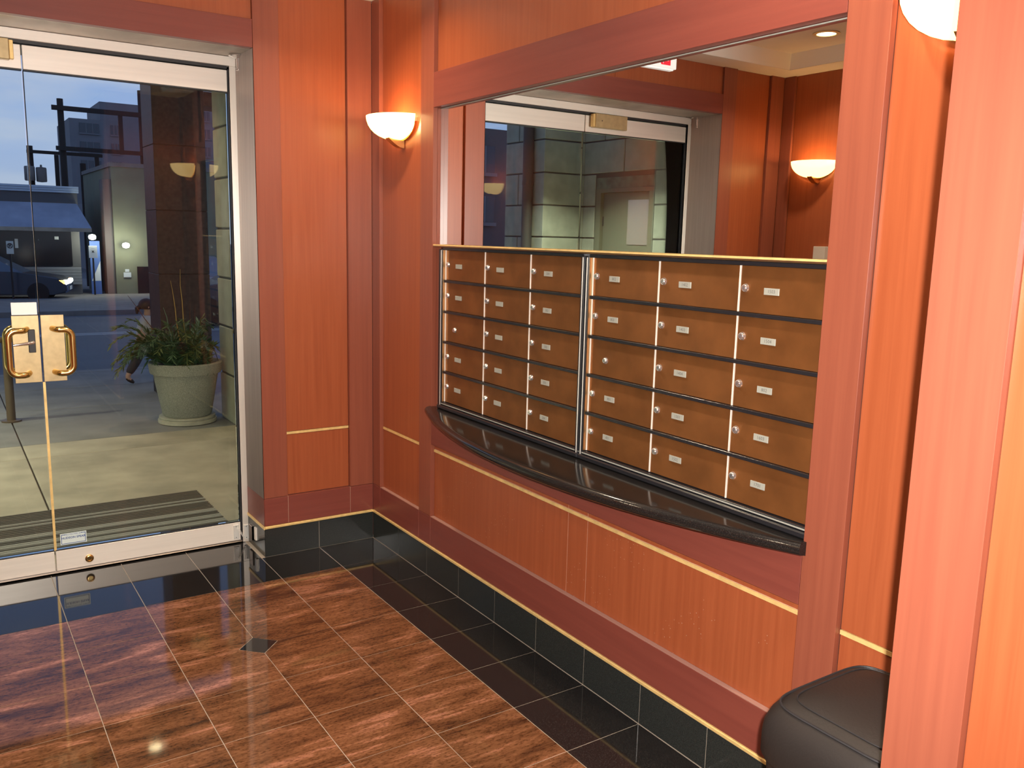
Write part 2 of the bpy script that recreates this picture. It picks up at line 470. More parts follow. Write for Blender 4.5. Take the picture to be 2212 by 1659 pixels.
# ---------------------------------------------------------------- floor
floor = bx('floor', (-W-0.05, 0.05, -6.2, 0.40, -0.12, -0.0011), 'grout', kind='structure')
tg = 0.0024
def tile_mesh(u0, u1, v0, v1, mat):
    return MB().box(u0, u1, v0, v1, -0.012, 0.0, bev=0.0006).mesh('tile', mat)[0]
full_b = tile_mesh(-T/2+tg/2, T/2-tg/2, -T/2+tg/2, T/2-tg/2, 'granite_brown')
full_k = tile_mesh(-T/2+tg/2, T/2-tg/2, -T/2+tg/2, T/2-tg/2, 'granite_black')
DH = 0.075                    # half diagonal of the inset
def cut_tile(sx, sy):
    h = T/2 - tg/2
    c = DH + 0.0015
    pts = []
    for (ax, ay) in ((-1, -1), (1, -1), (1, 1), (-1, 1)):
        if (ax, ay) == (sx, sy):
            a = (sx*(h), sy*(h-c)); b = (sx*(h-c), sy*h)
            # keep winding
            if (ax, ay) in ((1, -1), (-1, 1)): pts += [b, a]
            else: pts += [a, b]
            if (ax, ay) == (-1, -1): pts[-2:] = [a, b]
        else: pts.append((ax*h, ay*h))
    m = MB()
    m.prism([(p[0], p[1], -0.012) for p in pts], (0, 0, 0.012))
    return m.mesh('tile', 'granite_brown', origin=(0, 0, -0.006))[0]
diamonds = {(3, 3), (7, 3), (3, 7), (7, 7)}
cut_cache = {}
nu = 10
for i in range(nu):
    for j in range(-1, 20):
        yc = -(j + 0.5)*T
        u1 = -(i)*T; u0 = -(i+1)*T
        if yc < -6.0: continue
        border = (i == 0 or i >= 9 or j <= 0) and yc > YB
        if i == nu-1: u0 = -W + 0.001
        y0, y1 = -(j+1)*T, -j*T
        if j == -1:
            y1 = 0.395
            if i in (0, ) or i == nu-1: continue
        if yc < YB and (u1 > XJ+0.15 or u0 < XJ2-0.15): continue
        mat = 'granite_black' if border else 'granite_brown'
        if i == nu-1 or j == -1:
            x0, x1 = u0+tg/2, u1-tg/2
            if j == -1: x1 = min(x1, XJ-0.002); x0 = max(x0, XJ2+0.002)
            if x1-x0 < 0.02: continue
            MB().box(x0, x1, y0+tg/2, y1-tg/2, -0.012, 0.0, bev=0.0006).build('tile', mat, floor)
            continue
        cx = (u0+u1)/2
        cut = None
        for (du, dv) in diamonds:
            if (du, dv) == (i, j): cut = (1, 1)
            elif (du, dv) == (i+1, j): cut = (-1, 1)
            elif (du, dv) == (i, j+1): cut = (1, -1)
            elif (du, dv) == (i+1, j+1): cut = (-1, -1)
        if cut and not border:
            if cut not in cut_cache: cut_cache[cut] = cut_tile(*cut)
            inst('tile', cut_cache[cut], (cx, yc, -0.006), floor)
        else:
            inst('tile', full_k if border else full_b, (cx, yc, -0.006), floor)
dm = MB().prism([(DH, 0, -0.012), (0, DH, -0.012), (-DH, 0, -0.012), (0, -DH, -0.012)], (0, 0, 0.0121)).mesh('diamond_inset', 'granite_black', origin=(0, 0, -0.006))[0]
for (du, dv) in sorted(diamonds):
    inst('diamond_inset', dm, (-du*T, -dv*T, -0.006), floor)

# ---------------------------------------------------------------- walls
def board(parent, name, wall, u0, u1, d0, d1, z0, z1, mat, bev=0.0009):
    """u along the wall (u0<u1 in world axis), d depth into the wall"""
    g = 0.0009
    if wall == 'R': c = (d0, d1, u0+g, u1-g, z0+g, z1-g)
    elif wall == 'Lf': c = (-W-d1, -W-d0, u0+g, u1-g, z0+g, z1-g)
    elif wall == 'F': c = (u0+g, u1-g, d0, d1, z0+g, z1-g)
    return bx(name, c, mat, parent, bev=bev)

def base_run(parent, wall, cuts, rail_mat, tiles):
    lo, hi = cuts[0], cuts[-1]
    for a, b in zip(tiles[:-1], tiles[1:]):
        board(parent, 'base_tile', wall, a, b, 0.0, 0.02, 0.001, ZG0, 'granite_base')
    board(parent, 'base_joint', wall, lo, hi, 0.0012, 0.0195, 0.002, ZG0-0.001, 'grout', 0)
    board(parent, 'gold_strip', wall, lo, hi, -0.005, 0.018, ZG0, ZG1, 'gold_inlay', 0.002)
    for a, b in zip(cuts[:-1], cuts[1:]):
        board(parent, 'base_rail', wall, a, b, 0.0, 0.02, ZG1, ZR, rail_mat)
    board(parent, 'joint_filler', wall, lo, hi, 0.0012, 0.0195, ZG1+0.001, ZR-0.0004, 'seam', 0)

def side_bay(parent, wall, ya, yb, y_first, y_last):
    """a stile, a sconce panel split by a gold inlay, another stile (ya > yb)"""
    board(parent, 'stile', wall, y_first, ya, 0, DR+0.002, ZR, ZC, 'cherry_stile')
    board(parent, 'stile', wall, yb, y_last, 0, DR+0.002, ZR, ZC, 'cherry_stile')
    lo, hi = min(y_first, yb), 0
    a, b = y_last, y_first
    if a > b: a, b = b, a
    board(parent, 'panel', wall, a, b, DR, DR+0.02, 0.632, ZC, 'cherry_panel')
    board(parent, 'panel', wall, a, b, DR, DR+0.02, ZR, 0.618, 'cherry_panel')
    board(parent, 'gold_inlay', wall, a, b, DR-0.002, DR+0.02, 0.618, 0.632, 'gold_inlay', 0)

# right wall (mailbox wall)
wr = bx('wall_right', (0.045, 0.22, YB-0.1, 0.30, 0, ZC+0.2), 'core_board', kind='structure')
C1, C2, C3, C4, C5, C6 = -0.088, -0.525, -0.6445, -2.7306, -2.852, -3.275
y_tiles = [YB] + [-k*T for k in range(11, -1, -1) if -k*T > YB+0.02]
base_run(wr, 'R', [YB, C6, C5, C4, C3, C2, C1, -0.0], 'cherry_rail', y_tiles)
side_bay(wr, 'R', 0.0, C3, C1, C2)
side_bay(wr, 'R', C4, YB, C5, C6)
# apron under the counter
for a, b in ((-1.683, C3), (-1.798, -1.683), (C4, -1.798)):
    board(wr, 'panel', 'R', a, b, DR, DR+0.02, 0.632, 0.656, 'cherry_panel')
    board(wr, 'panel', 'R', a, b, DR, DR+0.02, ZR, 0.618, 'cherry_apron')
board(wr, 'joint_filler', 'R', C4, C3, DR+0.001, DR+0.019, ZR, 0.655, 'seam', 0)
board(wr, 'gold_inlay', 'R', C4, C3, DR-0.004, DR+0.02, 0.618, 0.632, 'gold_inlay', 0.001)
board(wr, 'rail_ledge', 'R', C4, C3, 0.0006, DR, ZR-0.0012, ZR+0.0022, 'ledge_dust_highlight', 0)  # pale strip painting the dusty, shining top edge of the base rail
board(wr, 'rail_ledge', 'R', C2, C1, 0.0006, DR, ZR-0.0012, ZR+0.0022, 'ledge_dust_highlight', 0)
board(wr, 'apron_rail', 'R', C4, C3, 0.0, 0.043, 0.656, 0.80, 'cherry_rail')
# header over the mirror
board(wr, 'header_rail', 'R', C4, C3, 0.0, 0.045, 2.176, 2.325, 'cherry_rail')
board(wr, 'panel', 'R', C4, C3, DR, DR+0.02, 2.325, ZC, 'cherry_panel')
# niche cheeks
bx('niche_cheek', (0.0222, 0.0448, C3-0.0004, C3+0.02, 0.80, 2.176), 'cherry_stile', wr)
bx('niche_cheek', (0.0222, 0.0448, C4-0.06, C4-0.04, 0.80, 2.176), 'cherry_stile', wr)

# left wall
wl = bx('wall_left', (-W-0.22, -W-0.042, YB-0.1, 0.30, 0, ZC+0.2), 'core_board', kind='structure')
base_run(wl, 'Lf', [YB, C6, C5, C4, C3, C2, C1, -0.0], 'cherry_rail', y_tiles)
side_bay(wl, 'Lf', 0.0, C3, C1, C2)
side_bay(wl, 'Lf', C4, YB, C5, C6)
for a, b in ((-1.683, C3), (C4, -1.798)):
    board(wl, 'panel', 'Lf', a, b, DR, DR+0.02, 0.632, ZC, 'cherry_panel')
    board(wl, 'panel', 'Lf', a, b, DR, DR+0.02, ZR, 0.618, 'cherry_panel')
    board(wl, 'gold_inlay', 'Lf', a, b, DR-0.002, DR+0.02, 0.618, 0.632, 'gold_inlay', 0)
board(wl, 'stile', 'Lf', -1.798, -1.683, 0, DR+0.02, ZR, ZC, 'cherry_stile')

# door wall
def door_wall_side(name, xa, xb, xe):
    """xa<xb: extents; xe: the edge at the door recess"""
    w = empty(name, ((xa+xb)/2, 0.1, 0), kind='structure')
    s = 1 if xe == xa else -1
    e1, e2, p1, p2 = xa, xb, 0, 0
    if s == 1: cuts = [xa, xa+0.123, xb-0.130, xb]
    else: cuts = [xa, xa+0.130, xb-0.123, xb]
    tl = [xa] + [t for t in (-10*T+T*k for k in range(11)) if xa+0.02 < t < xb-0.02] + [xb]
    base_run(w, 'F', cuts, 'cherry_rail_x', tl)
    board(w, 'stile', 'F', cuts[0], cuts[1], 0, DR+0.022, ZR, ZC, 'cherry_stile')
    board(w, 'stile', 'F', cuts[2], cuts[3], 0, DR+0.022, ZR, ZC, 'cherry_stile')
    a, b = cuts[1], cuts[2]
    board(w, 'panel', 'F', a, b, DR, DR+0.02, 0.632, ZC, 'cherry_panel')
    board(w, 'panel', 'F', a, b, DR, DR+0.02, ZR, 0.618, 'cherry_panel')
    board(w, 'gold_inlay', 'F', a, b, DR-0.002, DR+0.02, 0.618, 0.632, 'gold_inlay', 0)
    # core and the return into the recess
    if s == 1: bx('core', (xa+0.001, xb+0.04, 0.042, 0.335, 0, ZC+0.2), 'core_board', w)
    else: bx('core', (xa-0.04, xb-0.001, 0.042, 0.335, 0, ZC+0.2), 'core_board', w)
    r0, r1 = (xa-0.0016, xa-0.0001) if s == 1 else (xb+0.0001, xb+0.0016)
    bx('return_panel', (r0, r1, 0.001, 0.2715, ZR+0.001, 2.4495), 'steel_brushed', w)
    bx('return_rail', (r0, r1, 0.001, 0.2715, ZG1, ZR), 'cherry_rail_x', w)
    bx('return_gold', (r0-0.004 if s == 1 else r0, r1 if s == 1 else r1+0.004, -0.005, 0.2715, ZG0, ZG1), 'gold_inlay', w)
    bx('return_tile', (r0, r1, 0.001, 0.2715, 0.001, ZG0), 'granite_base', w)
    return w
wfr = door_wall_side('wall_front_right', XJ, 0.0, XJ)
wfl = door_wall_side('wall_front_left', -W, XJ2, XJ2)
wfh = empty('wall_front_header', (-1.5, 0.1, 2.45), kind='structure')
bx('core', (XJ2, XJ, 0.043, 0.40, 2.47, ZC+0.2), 'core_board', wfh)
board(wfh, 'header_rail', 'F', XJ2, XJ, 0.0, 0.042, 2.45, 2.575, 'cherry_rail_x')
for k in range(2):
    a = XJ2 + k*(XJ-XJ2)/2
    board(wfh, 'panel', 'F', a, a+(XJ-XJ2)/2, 0.012, 0.042, 2.575, ZC, 'cherry_panel')
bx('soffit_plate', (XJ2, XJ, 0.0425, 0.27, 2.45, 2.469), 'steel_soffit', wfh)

# inner opening jambs (camera stands between them) and back wall
def jamb(name, s):
    x = XJ if s > 0 else XJ2
    w = empty(name, (x+s*0.3, -4.6, 0), kind='structure')
    def b(nm, y0, y1, d0, d1, z0, z1, mat, bev=0.0008):
        return bx(nm, (x+s*d0, x+s*d1, y0, y1, z0, z1), mat, w, bev=bev)
    ys = [-3.36, -3.488, -4.25, -4.37, -5.25, -5.37, -6.1]
    for k in range(6):
        y1, y0 = ys[k], ys[k+1]
        if k % 2 == 0: b('stile', y0+0.0005, y1-0.0005, 0, 0.03, ZR, ZC, 'cherry_stile')
        else:
            b('panel', y0, y1, 0.018, 0.04, 0.632, ZC, 'cherry_panel')
            b('panel', y0, y1, 0.018, 0.04, ZR, 0.618, 'cherry_panel')
            b('gold_inlay', y0, y1, 0.016, 0.04, 0.618, 0.632, 'gold_inlay', 0)
        b('base_rail', y0, y1, 0, 0.03, ZG1, ZR, 'cherry_rail')
        b('base_tile', y0, y1, 0, 0.03, 0.001, ZG0, 'granite_base')
    b('gold_strip', -6.1, -3.36, -0.005, 0.03, ZG0, ZG1, 'gold_inlay', 0)
    xo = -0.002 if s > 0 else -W+0.002
    bx('core', (x+s*0.041, xo, -6.1, YB, 0, ZC+0.1), 'core_board', w)
    # face towards the vestibule
    bx('return_panel', (x+s*0.031, xo, YB-0.0005, YB+0.018, ZR, ZC), 'cherry_panel', w)
    bx('return_base', (x+s*0.031, xo, YB-0.0005, YB+0.018, 0.001, ZR), 'granite_base', w)
    return w
jr = jamb('wall_inner_right', 1)
jl = jamb('wall_inner_left', -1)
wb = bx('wall_back', (-W, 0, -6.3, -6.1, 0, ZC+0.1), 'cherry_panel', kind='structure')

# ---------------------------------------------------------------- ceiling with tray
ceil = empty('ceiling', (-1.5, -1.7, ZC), kind='structure')
TB = 0.185
bx('border', (-W-0.045, 0.045, -TB, 0.042, ZC, ZC+0.15), 'ceiling_white', ceil)
bx('border', (-W-0.045, 0.045, YB, YB+TB, ZC, ZC+0.15), 'ceiling_white', ceil)
bx('border', (-TB, 0.045, YB+TB, -TB, ZC, ZC+0.15), 'ceiling_white', ceil)
bx('border', (-W-0.045, -W+TB, YB+TB, -TB, ZC, ZC+0.15), 'ceiling_white', ceil)
bx('tray', (-W+TB, -TB, YB+TB, -TB, ZT, ZT+0.06), 'ceiling_white', ceil)
for c in ((-W+TB, -TB, -TB-0.035, -TB), (-W+TB, -TB, YB+TB, YB+TB+0.035)):
    y_in = c[2] if c[3] == -TB else c[3]; y_out = c[3] if c[3] == -TB else c[2]
    MB().prism([(c[0], y_out, ZC+0.002), (c[0], y_out, ZT), (c[0], y_in, ZT)], (c[1]-c[0], 0, 0)).build('cove', 'cove_white', ceil)
for xo, xi in ((-W+TB, -W+TB+0.035), (-TB, -TB-0.035)):
    MB().prism([(xo, YB+TB, ZC+0.002), (xo, YB+TB, ZT), (xi, YB+TB, ZT)], (0, -TB-YB-TB, 0)).build('cove', 'cove_white', ceil)
bx('corridor_ceiling', (XJ2, XJ, -6.1, YB, ZC, ZC+0.1), 'ceiling_white', ceil)

# ---------------------------------------------------------------- downlights
def downlight(loc, watts, label, group, z, spread=130, colr=WARM):
    x, y = loc
    t = empty('downlight', (x, y, z), label, 'downlight', group)
    m = MB(); m.lathe((x, y, z), [(0.058, 0.0), (0.075, 0.0), (0.078, -0.005), (0.056, -0.007), (0.058, 0.0)], 28, cap0=False, cap1=False)
    m.build('trim_ring', 'downlight_ring', t, smooth=True)
    MB().lathe((x, y, z-0.003), [(0.0005, 0.0), (0.055, 0.0)], 28, cap0=False, cap1=False).build('lens', 'downlight_glow', t)
    li = bpy.data.lights.new('downlight_lamp', 'AREA'); li.shape = 'DISK'; li.size = 0.11
    li.energy = watts; li.color = colr; li.spread = math.radians(spread)
    o = bpy.data.objects.new('downlight_lamp', li); col.objects.link(o)
    o.location = (x, y, z-0.012)
downlight((-2.482, -0.707), 14, 'round recessed ceiling downlight seen in the mirror near the left wall', 'recessed lobby downlights', ZT)
downlight((-0.52, -0.707), 14, 'round recessed ceiling downlight above the right end of the glass doors', 'recessed lobby downlights', ZT)
downlight((-0.52, -2.67), 14, 'round recessed ceiling downlight above the right end of the mailboxes', 'recessed lobby downlights', ZT)
downlight((-2.482, -2.67), 14, 'round recessed ceiling downlight over the near left corner', 'recessed lobby downlights', ZT)

# ---------------------------------------------------------------- wall sconces
def sconce(wall, yc, label, watts=3.6):
    s = -1 if wall == 'R' else 1
    xw = DR if wall == 'R' else -W-DR
    z = 2.168
    t = empty('wall_sconce', (xw, yc, z-0.12), label, 'wall lamp', 'alabaster bowl wall sconces')
    off = 0.022
    m = MB(); nu_, nv = 28, 9
    a, b, H = 0.165, 0.150, 0.105
    rows = []
    for j in range(nv):
        v = j/(nv-1)*0.97
        k = math.cos(v*PI/2)**0.85; dz = -H*math.sin(v*PI/2)
        rows.append([(xw+s*(off+b*k*math.sin(PI*i/nu_)), yc+a*k*math.cos(PI*i/nu_), z+dz) for i in range(nu_+1)])
    V = [[m.bm.verts.new(p) for p in r] for r in rows]
    for j in range(nv-1):
        for i in range(nu_):
            m.bm.faces.new((V[j][i], V[j][i+1], V[j+1][i+1], V[j+1][i]))
    m.bm.faces.new(V[-1])
    bowl = m.build('bowl', 'sconce_glass', t, smooth=True)
    md = bowl.modifiers.new('thickness', 'SOLIDIFY'); md.thickness = 0.004; md.offset = 0
    # back plate on the wall
    m = MB()
    pts = [(xw+s*0.001, yc+0.145*math.cos(PI*i/18), z-0.012-0.098*math.sin(PI*i/18)) for i in range(19)]
    m.prism(pts, (s*0.012, 0, 0)); m.build('back_plate', 'brass', t)
    # fluted brass bracket under the bowl
    m = MB()
    for q in range(5):
        yy = yc-0.020+q*0.008
        prof = [(xw+s*0.004, z-0.060), (xw+s*0.004, z-0.142)]
        for i in range(9):
            f = i/8.0
            prof.append((xw+s*(0.012+0.085*f), z-0.142+0.055*f**1.6))
        prof += [(xw+s*0.097, z-0.080), (xw+s*0.060, z-0.094)]
        m.prism([(p[0], yy, p[1]) for p in prof], (0, 0.0072, 0))
    m.build('bracket', 'brass', t)
    li = bpy.data.lights.new('sconce_lamp', 'POINT'); li.energy = watts; li.color = (1.0, 0.58, 0.24); li.shadow_soft_size = 0.03
    o = bpy.data.objects.new('sconce_lamp', li); col.objects.link(o); o.location = (xw+s*0.065, yc, z-0.028)
sconce('R', -0.31, 'glowing alabaster bowl sconce on the wood panel between doors and mailboxes')
sconce('R', -3.063, 'glowing bowl sconce cut off by the top edge beside the right jamb')
sconce('Lf', -0.31, 'glowing alabaster bowl sconce on the left wall seen in the mirror')
sconce('Lf', -3.063, 'glowing bowl sconce on the near end of the left wall')

# ---------------------------------------------------------------- mirror
mir = empty('mirror', (0.044, -1.7, 1.575), 'large frameless wall mirror above the brass mailboxes', 'mirror')
bx('mirror_glass', (0.0385, 0.0446, C4-0.038, C3-0.0008, 1.583, 2.1755), 'mirror_silver', mir)
bx('edge_strip', (0.036, 0.0384, C4-0.038, C3-0.001, 2.1725, 2.1755), 'plate_grey', mir)

# ---------------------------------------------------------------- mailboxes
YM, WCOL, GAP, ZM, HR = -0.7251, 0.33093, 0.048, 0.8733, 0.13712
XF = 0.025
numbers = {0: [['', '', '', '', ''], ['', '', '', '', ''], ['304', '303', '302', '301', '204']],
           1: [['802', '803', None, '801', '401'], ['1402', '1403', '1404', '1501', '1502'], ['1503', '1504', '802', '1603', '1701']]}
TXT_R = Matrix(((0, 0, -1, 0), (-1, 0, 0, 0), (0, 1, 0, 0), (0, 0, 0, 1)))
door_me = None
lock_me = None
def mailbox_unit(u, label):
    y0 = YM - u*(3*WCOL+GAP)              # left edge of the doors (larger y)
    y1 = y0 - 3*WCOL
    z0, z1 = ZM, ZM+5*HR
    t = empty('mailbox_unit', (0.03, (y0+y1)/2, 0.84), label, 'mailboxes', 'apartment mailbox banks')
    bx('back_board', (0.0332, 0.0446, y1-0.022, y0+0.022, z0-0.03, z1+0.0115), 'black_frame', t)
    fw = 0.022
    yl = y0+ (0.034 if u == 0 else fw); yr = y1-(fw if u == 0 else 0.012)
    bx('frame_post', (0.008, 0.033, y0+0.004, yl, z0-0.033, z1+0.004), 'black_frame', t, bev=0.002)
    bx('frame_post', (0.008, 0.033, yr, y1-0.002, z0-0.033, z1+0.004), 'black_frame', t, bev=0.002)
    bx('frame_edge', (0.0065, 0.0079, y0+0.010, y0+0.013, z0-0.03, z1), 'bright_edge', t)
    bx('frame_edge', (0.0065, 0.0079, y1-0.014, y1-0.011, z0-0.03, z1), 'bright_edge', t)
    # cheek reveal beside the first column
    bx('reveal', (0.012, 0.033, y0+0.0005, y0+0.0035, z0, z1), 'bronze_trim', t)
    bx('head', (0.012, 0.033, y1-0.001, y0+0.004, z1+0.0005, z1+0.0115), 'black_frame', t)
    bx('sill', (0.010, 0.033, yr, yl, z0-0.014, z0-0.002), 'black_frame', t, bev=0.002)
    bx('sill', (0.002, 0.033, yr, yl, z0-0.033, z0-0.0145), 'black_frame', t, bev=0.004)
    bx('sill_edge', (0.0085, 0.0099, yr, yl, z0-0.010, z0-0.006), 'plate_grey', t)
    for r in range(1, 5):
        zz = z0+r*HR
        bx('shelf_edge', (0.014, 0.033, y1+0.0005, y0-0.0002, zz-0.0055, zz+0.0055), 'black_frame', t, bev=0.001)
    for c in range(3):
        for r in range(5):
            n = numbers[u][c][4-(4-r)] if False else numbers[u][c][4-r]
            ya = y0-c*WCOL; yb = ya-WCOL
            za, zb = z0+r*HR+0.0062, z0+(r+1)*HR-0.0062
            if r == 0: za = z0+0.0005
            if r == 4: zb = z1-0.0005
            d = bx('mailbox_door', (XF, 0.033, yb+0.0012, ya-0.0052, za, zb), 'bronze_door', t, bev=0.0008)
            bx('hinge_edge', (XF-0.003, 0.033, ya-0.0042, ya-0.0010, za, zb), 'bright_edge', d)
            master = (c == 0 and r == 2)
            ly = ya-(0.024 if not master else 0.088); lz = z0+(r+0.54)*HR - (0.012 if master else 0)
            m = MB()
            prof = [(0.0005, -0.0085), (0.0075, -0.0085), (0.0105, -0.006), (0.0115, -0.002), (0.0125, 0.0)]
            rings = [[(XF+pz, ly+pr*math.cos(2*PI*k/16), lz+pr*math.sin(2*PI*k/16)) for k in range(16)] for pr, pz in prof]
            m.loft(rings, 0, True, False)
            m.box(XF-0.0092, XF-0.0085, ly-0.001, ly+0.001, lz-0.004, lz+0.004, mi=1)
            m.build('lock', ['chrome', 'plate_ink'], d, smooth=True)
            if master: continue
            m = MB(); py = ya-0.118; pz = z0+(r+0.50)*HR
            m.box(XF-0.0032, XF-0.0002, py-0.026, py+0.026, pz-0.0095, pz+0.0095, bev=0.0006)
            if n:
                m.text(n, 0.0135, Matrix.Translation((XF-0.0034, py, pz)) @ TXT_R, 1)
            m.build('number_plate', ['plate_grey', 'number_ink'], d)
    return t
mailbox_unit(0, 'left bank of bronze apartment mailboxes nearest the glass doors')
mailbox_unit(1, 'right bank of bronze apartment mailboxes with legible apartment numbers')
led = empty('mailbox_ledge', (0.02, -1.7, 1.571), 'long polished bronze ledge capping the mailboxes below the mirror', 'ledge')
bx('ledge_board', (0.004, 0.0445, C4-0.0385, C3-0.0012, 1.5715, 1.5825), 'bronze_trim', led, bev=0.002)
bx('ledge_lip', (0.002, 0.0039, C4-0.0385, C3-0.0012, 1.5775, 1.5835), 'gold_inlay', led)

# ---------------------------------------------------------------- curved counter
def counter():
    ya, yb, xc0, sag = -0.632, -2.742, -0.028, 0.205
    c = ya-yb; Rr = c*c/(8*sag)+sag/2
    ym = (ya+yb)/2; cx = xc0-sag+Rr
    n = 48
    front = []
    half = math.asin(c/2/Rr)
    for i in range(n+1):
        th = -half+2*half*i/n
        front.append((cx-Rr*math.cos(th), ym-Rr*math.sin(th), math.cos(th), math.sin(th)))
    ztop, th_ = 0.8385, 0.038
    t = empty('counter', (-0.1, ym, ztop-th_), 'curved black granite writing ledge with bullnose edge below the mailboxes', 'counter')
    m = MB()
    nr = 8
    prof = [(0.019*(1-math.sin(PI*k/nr)), ztop-0.019+0.019*math.cos(PI*k/nr)) for k in range(nr+1)]
    cols = []
    for (fx, fy, nx, ny) in front:
        back = 0.0
        inn = C4+0.001 < fy < C3-0.001
        bk = 0.0435 if inn else -0.0006
        ring = [(bk, fy, ztop)]
        for (d, z) in prof:
            ring.append((min(fx+d*nx, bk-0.0002), fy+d*ny, z))
        ring.append((bk, fy, ztop-th_))
        cols.append(ring)
    m.loft(cols, 0, True, True)
    m.build('slab', 'granite_counter', t, smooth=True)
    return t
counter()

# ---------------------------------------------------------------- door frame and glass doors
tr = empty('trim_1', (-1.5, 0.3, 0), kind='structure')
YF = 0.272
for (a, b) in ((XJ-0.032, XJ-0.001), (XJ2+0.001, XJ2+0.032)):
    bx('frame_post', (a, b, YF, 0.335, 0.001, 2.405), 'steel_post', tr, bev=0.0015)
    c = XJ-0.0375 if a > -1.5 else XJ2+0.0325
    bx('gasket', (c, c+0.005, YF+0.012, 0.299, 0.012, 2.39), 'dark_gasket', tr)
bx('frame_head', (XJ2+0.001, XJ-0.001, YF, 0.335, 2.4055, 2.449), 'steel', tr, bev=0.0015)
bx('frame_head_gasket', (XJ2+0.04, XJ-0.04, YF+0.012, 0.33, 2.392, 2.4052), 'dark_gasket', tr)
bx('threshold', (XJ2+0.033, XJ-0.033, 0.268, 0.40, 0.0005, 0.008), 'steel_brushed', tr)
m = MB(); m.lathe((-0.595, 0.215, 2.4495), [(0.042, -0.001), (0.044, -0.006), (0.020, -0.014), (0.008, -0.016), (0.007, -0.060), (0.012, -0.064), (0.012, -0.070)], 20)
m.bm.verts.ensure_lookup_table()
m.build('pivot_cap', 'chrome', tr, smooth=True)
m = MB(); m.lathe((-2.405, 0.215, 2.4495), [(0.042, -0.001), (0.044, -0.006), (0.020, -0.014), (0.008, -0.016), (0.007, -0.060), (0.012, -0.064), (0.012, -0.070)], 20)
m.build('pivot_cap', 'chrome', tr, smooth=True)

def glass_leaf(name, x0, x1, meet):
    d = empty(name, ((x0+x1)/2, 0.30, 0), kind='structure')
    bx('glass', (x0+0.002, x1-0.002, 0.296, 0.308, 0.1142, 2.2808), 'door_glass', d)
    bx('top_rail', (x0, x1, 0.284, 0.320, 2.286, 2.386), 'steel', d, bev=0.0015)
    bx('top_channel', (x0, x1, 0.2848, 0.3192, 2.281, 2.2858), 'dark_gasket', d)
    bx('bottom_rail', (x0, x1, 0.284, 0.320, 0.012, 0.110), 'steel', d, bev=0.0015)
    bx('bottom_channel', (x0, x1, 0.2848, 0.3192, 0.1103, 0.1140), 'dark_gasket', d)
    bx('bottom_sweep', (x0+0.002, x1-0.002, 0.292, 0.312, 0.0085, 0.0118), 'dark_gasket', d)
    s = 1 if meet == x0 else -1
    return d, s
XM = -1.5
dr, s1 = glass_leaf('door_1', XM+0.003, XJ-0.040, XM+0.003)
dl, s2 = glass_leaf('door_2', XJ2+0.040, XM-0.003, XM-0.003)
# meeting edges
bx('meeting_seal', (XM-0.0022, XM+0.0085, 0.2895, 0.2955, 0.112, 0.9205), 'gold_inlay', dr)
bx('meeting_edge', (XM+0.0012, XM+0.0042, 0.295, 0.309, 1.232, 2.28), 'steel_brushed', dr)
def pull(path, parent, name='pull_handle'):
    MB().tube(path, 0.0135, 14).build(name, 'brass', parent, smooth=True)
def dpath(x0, x1, y0, y1, z0, z1):
    """offset D pull: leaves the plate, turns sideways, then runs down"""
    P = []
    r = 0.035
    s = 1 if x1 > x0 else -1
    P.append((x0, y0, z1)); P.append((x0+s*0.012, y1+0.012*(1 if y0 > y1 else -1), z1)); P.append((x0+s*0.022, y1, z1))
    for k in range(7):
        a = PI/2*k/6
        P.append((x1-s*r+s*r*math.sin(a), y1, z1-r+r*math.cos(a)))
    for k in range(7):
        a = PI/2*k/6
        P.append((x1-s*r+s*r*math.cos(a), y1, z0+r-r*math.sin(a)))
    P.append((x0+s*0.022, y1, z0)); P.append((x0+s*0.012, y1+0.012*(1 if y0 > y1 else -1), z0)); P.append((x0, y0, z0))
    return P
bx('push_plate', (XM+0.0045, XM+0.098, 0.285, 0.2955, 0.922, 1.226), 'brass_plate', dr, bev=0.0012)
pull(dpath(XM+0.050, XM+0.122, 0.2855, 0.225, 0.966, 1.165), dr)
pull(dpath(XM+0.050, XM+0.122, 0.3085, 0.365, 0.966, 1.165), dr, 'outer_pull')
bx('push_plate', (XM-0.110, XM-0.0035, 0.285, 0.2955, 0.922, 1.226), 'brass_plate', dl, bev=0.0012)
pull(dpath(XM-0.054, XM-0.132, 0.2855, 0.225, 0.966, 1.165), dl)
pull(dpath(XM-0.054, XM-0.132, 0.3085, 0.365, 0.966, 1.165), dl, 'outer_pull')
lk = bx('lock_box', (XM-0.050, XM-0.022, 0.268, 0.2848, 1.060, 1.164), 'dark_gasket', dl, bev=0.002)
MB().tube([(XM-0.034, 0.268, 1.108), (XM-0.034, 0.245, 1.108), (XM-0.048, 0.240, 1.106), (XM-0.112, 0.242, 1.099)], [0.008, 0.008, 0.008, 0.005], 12).build('lever', 'chrome', lk, smooth=True)
MB().lathe((0, 0, 0), [(0.006, 0), (0.006, 0.002)], 14).mesh('x', 'chrome')
bx('notice_card', (XM-0.107, XM-0.006, 0.2945, 0.2957, 1.229, 1.284), 'paper_white', dl)
# key cylinder on the bottom rail
m = MB()
rings = [[(-1.356+pr*math.cos(2*PI*k/20), 0.284+py, 0.050+pr*math.sin(2*PI*k/20)) for k in range(20)] for pr, py in ((0.019, -0.0004), (0.019, -0.006), (0.014, -0.010), (0.011, -0.010), (0.010, -0.006))]
m.loft(rings, 0, True, True); m.build('key_cylinder', 'brass', dr, smooth=True)
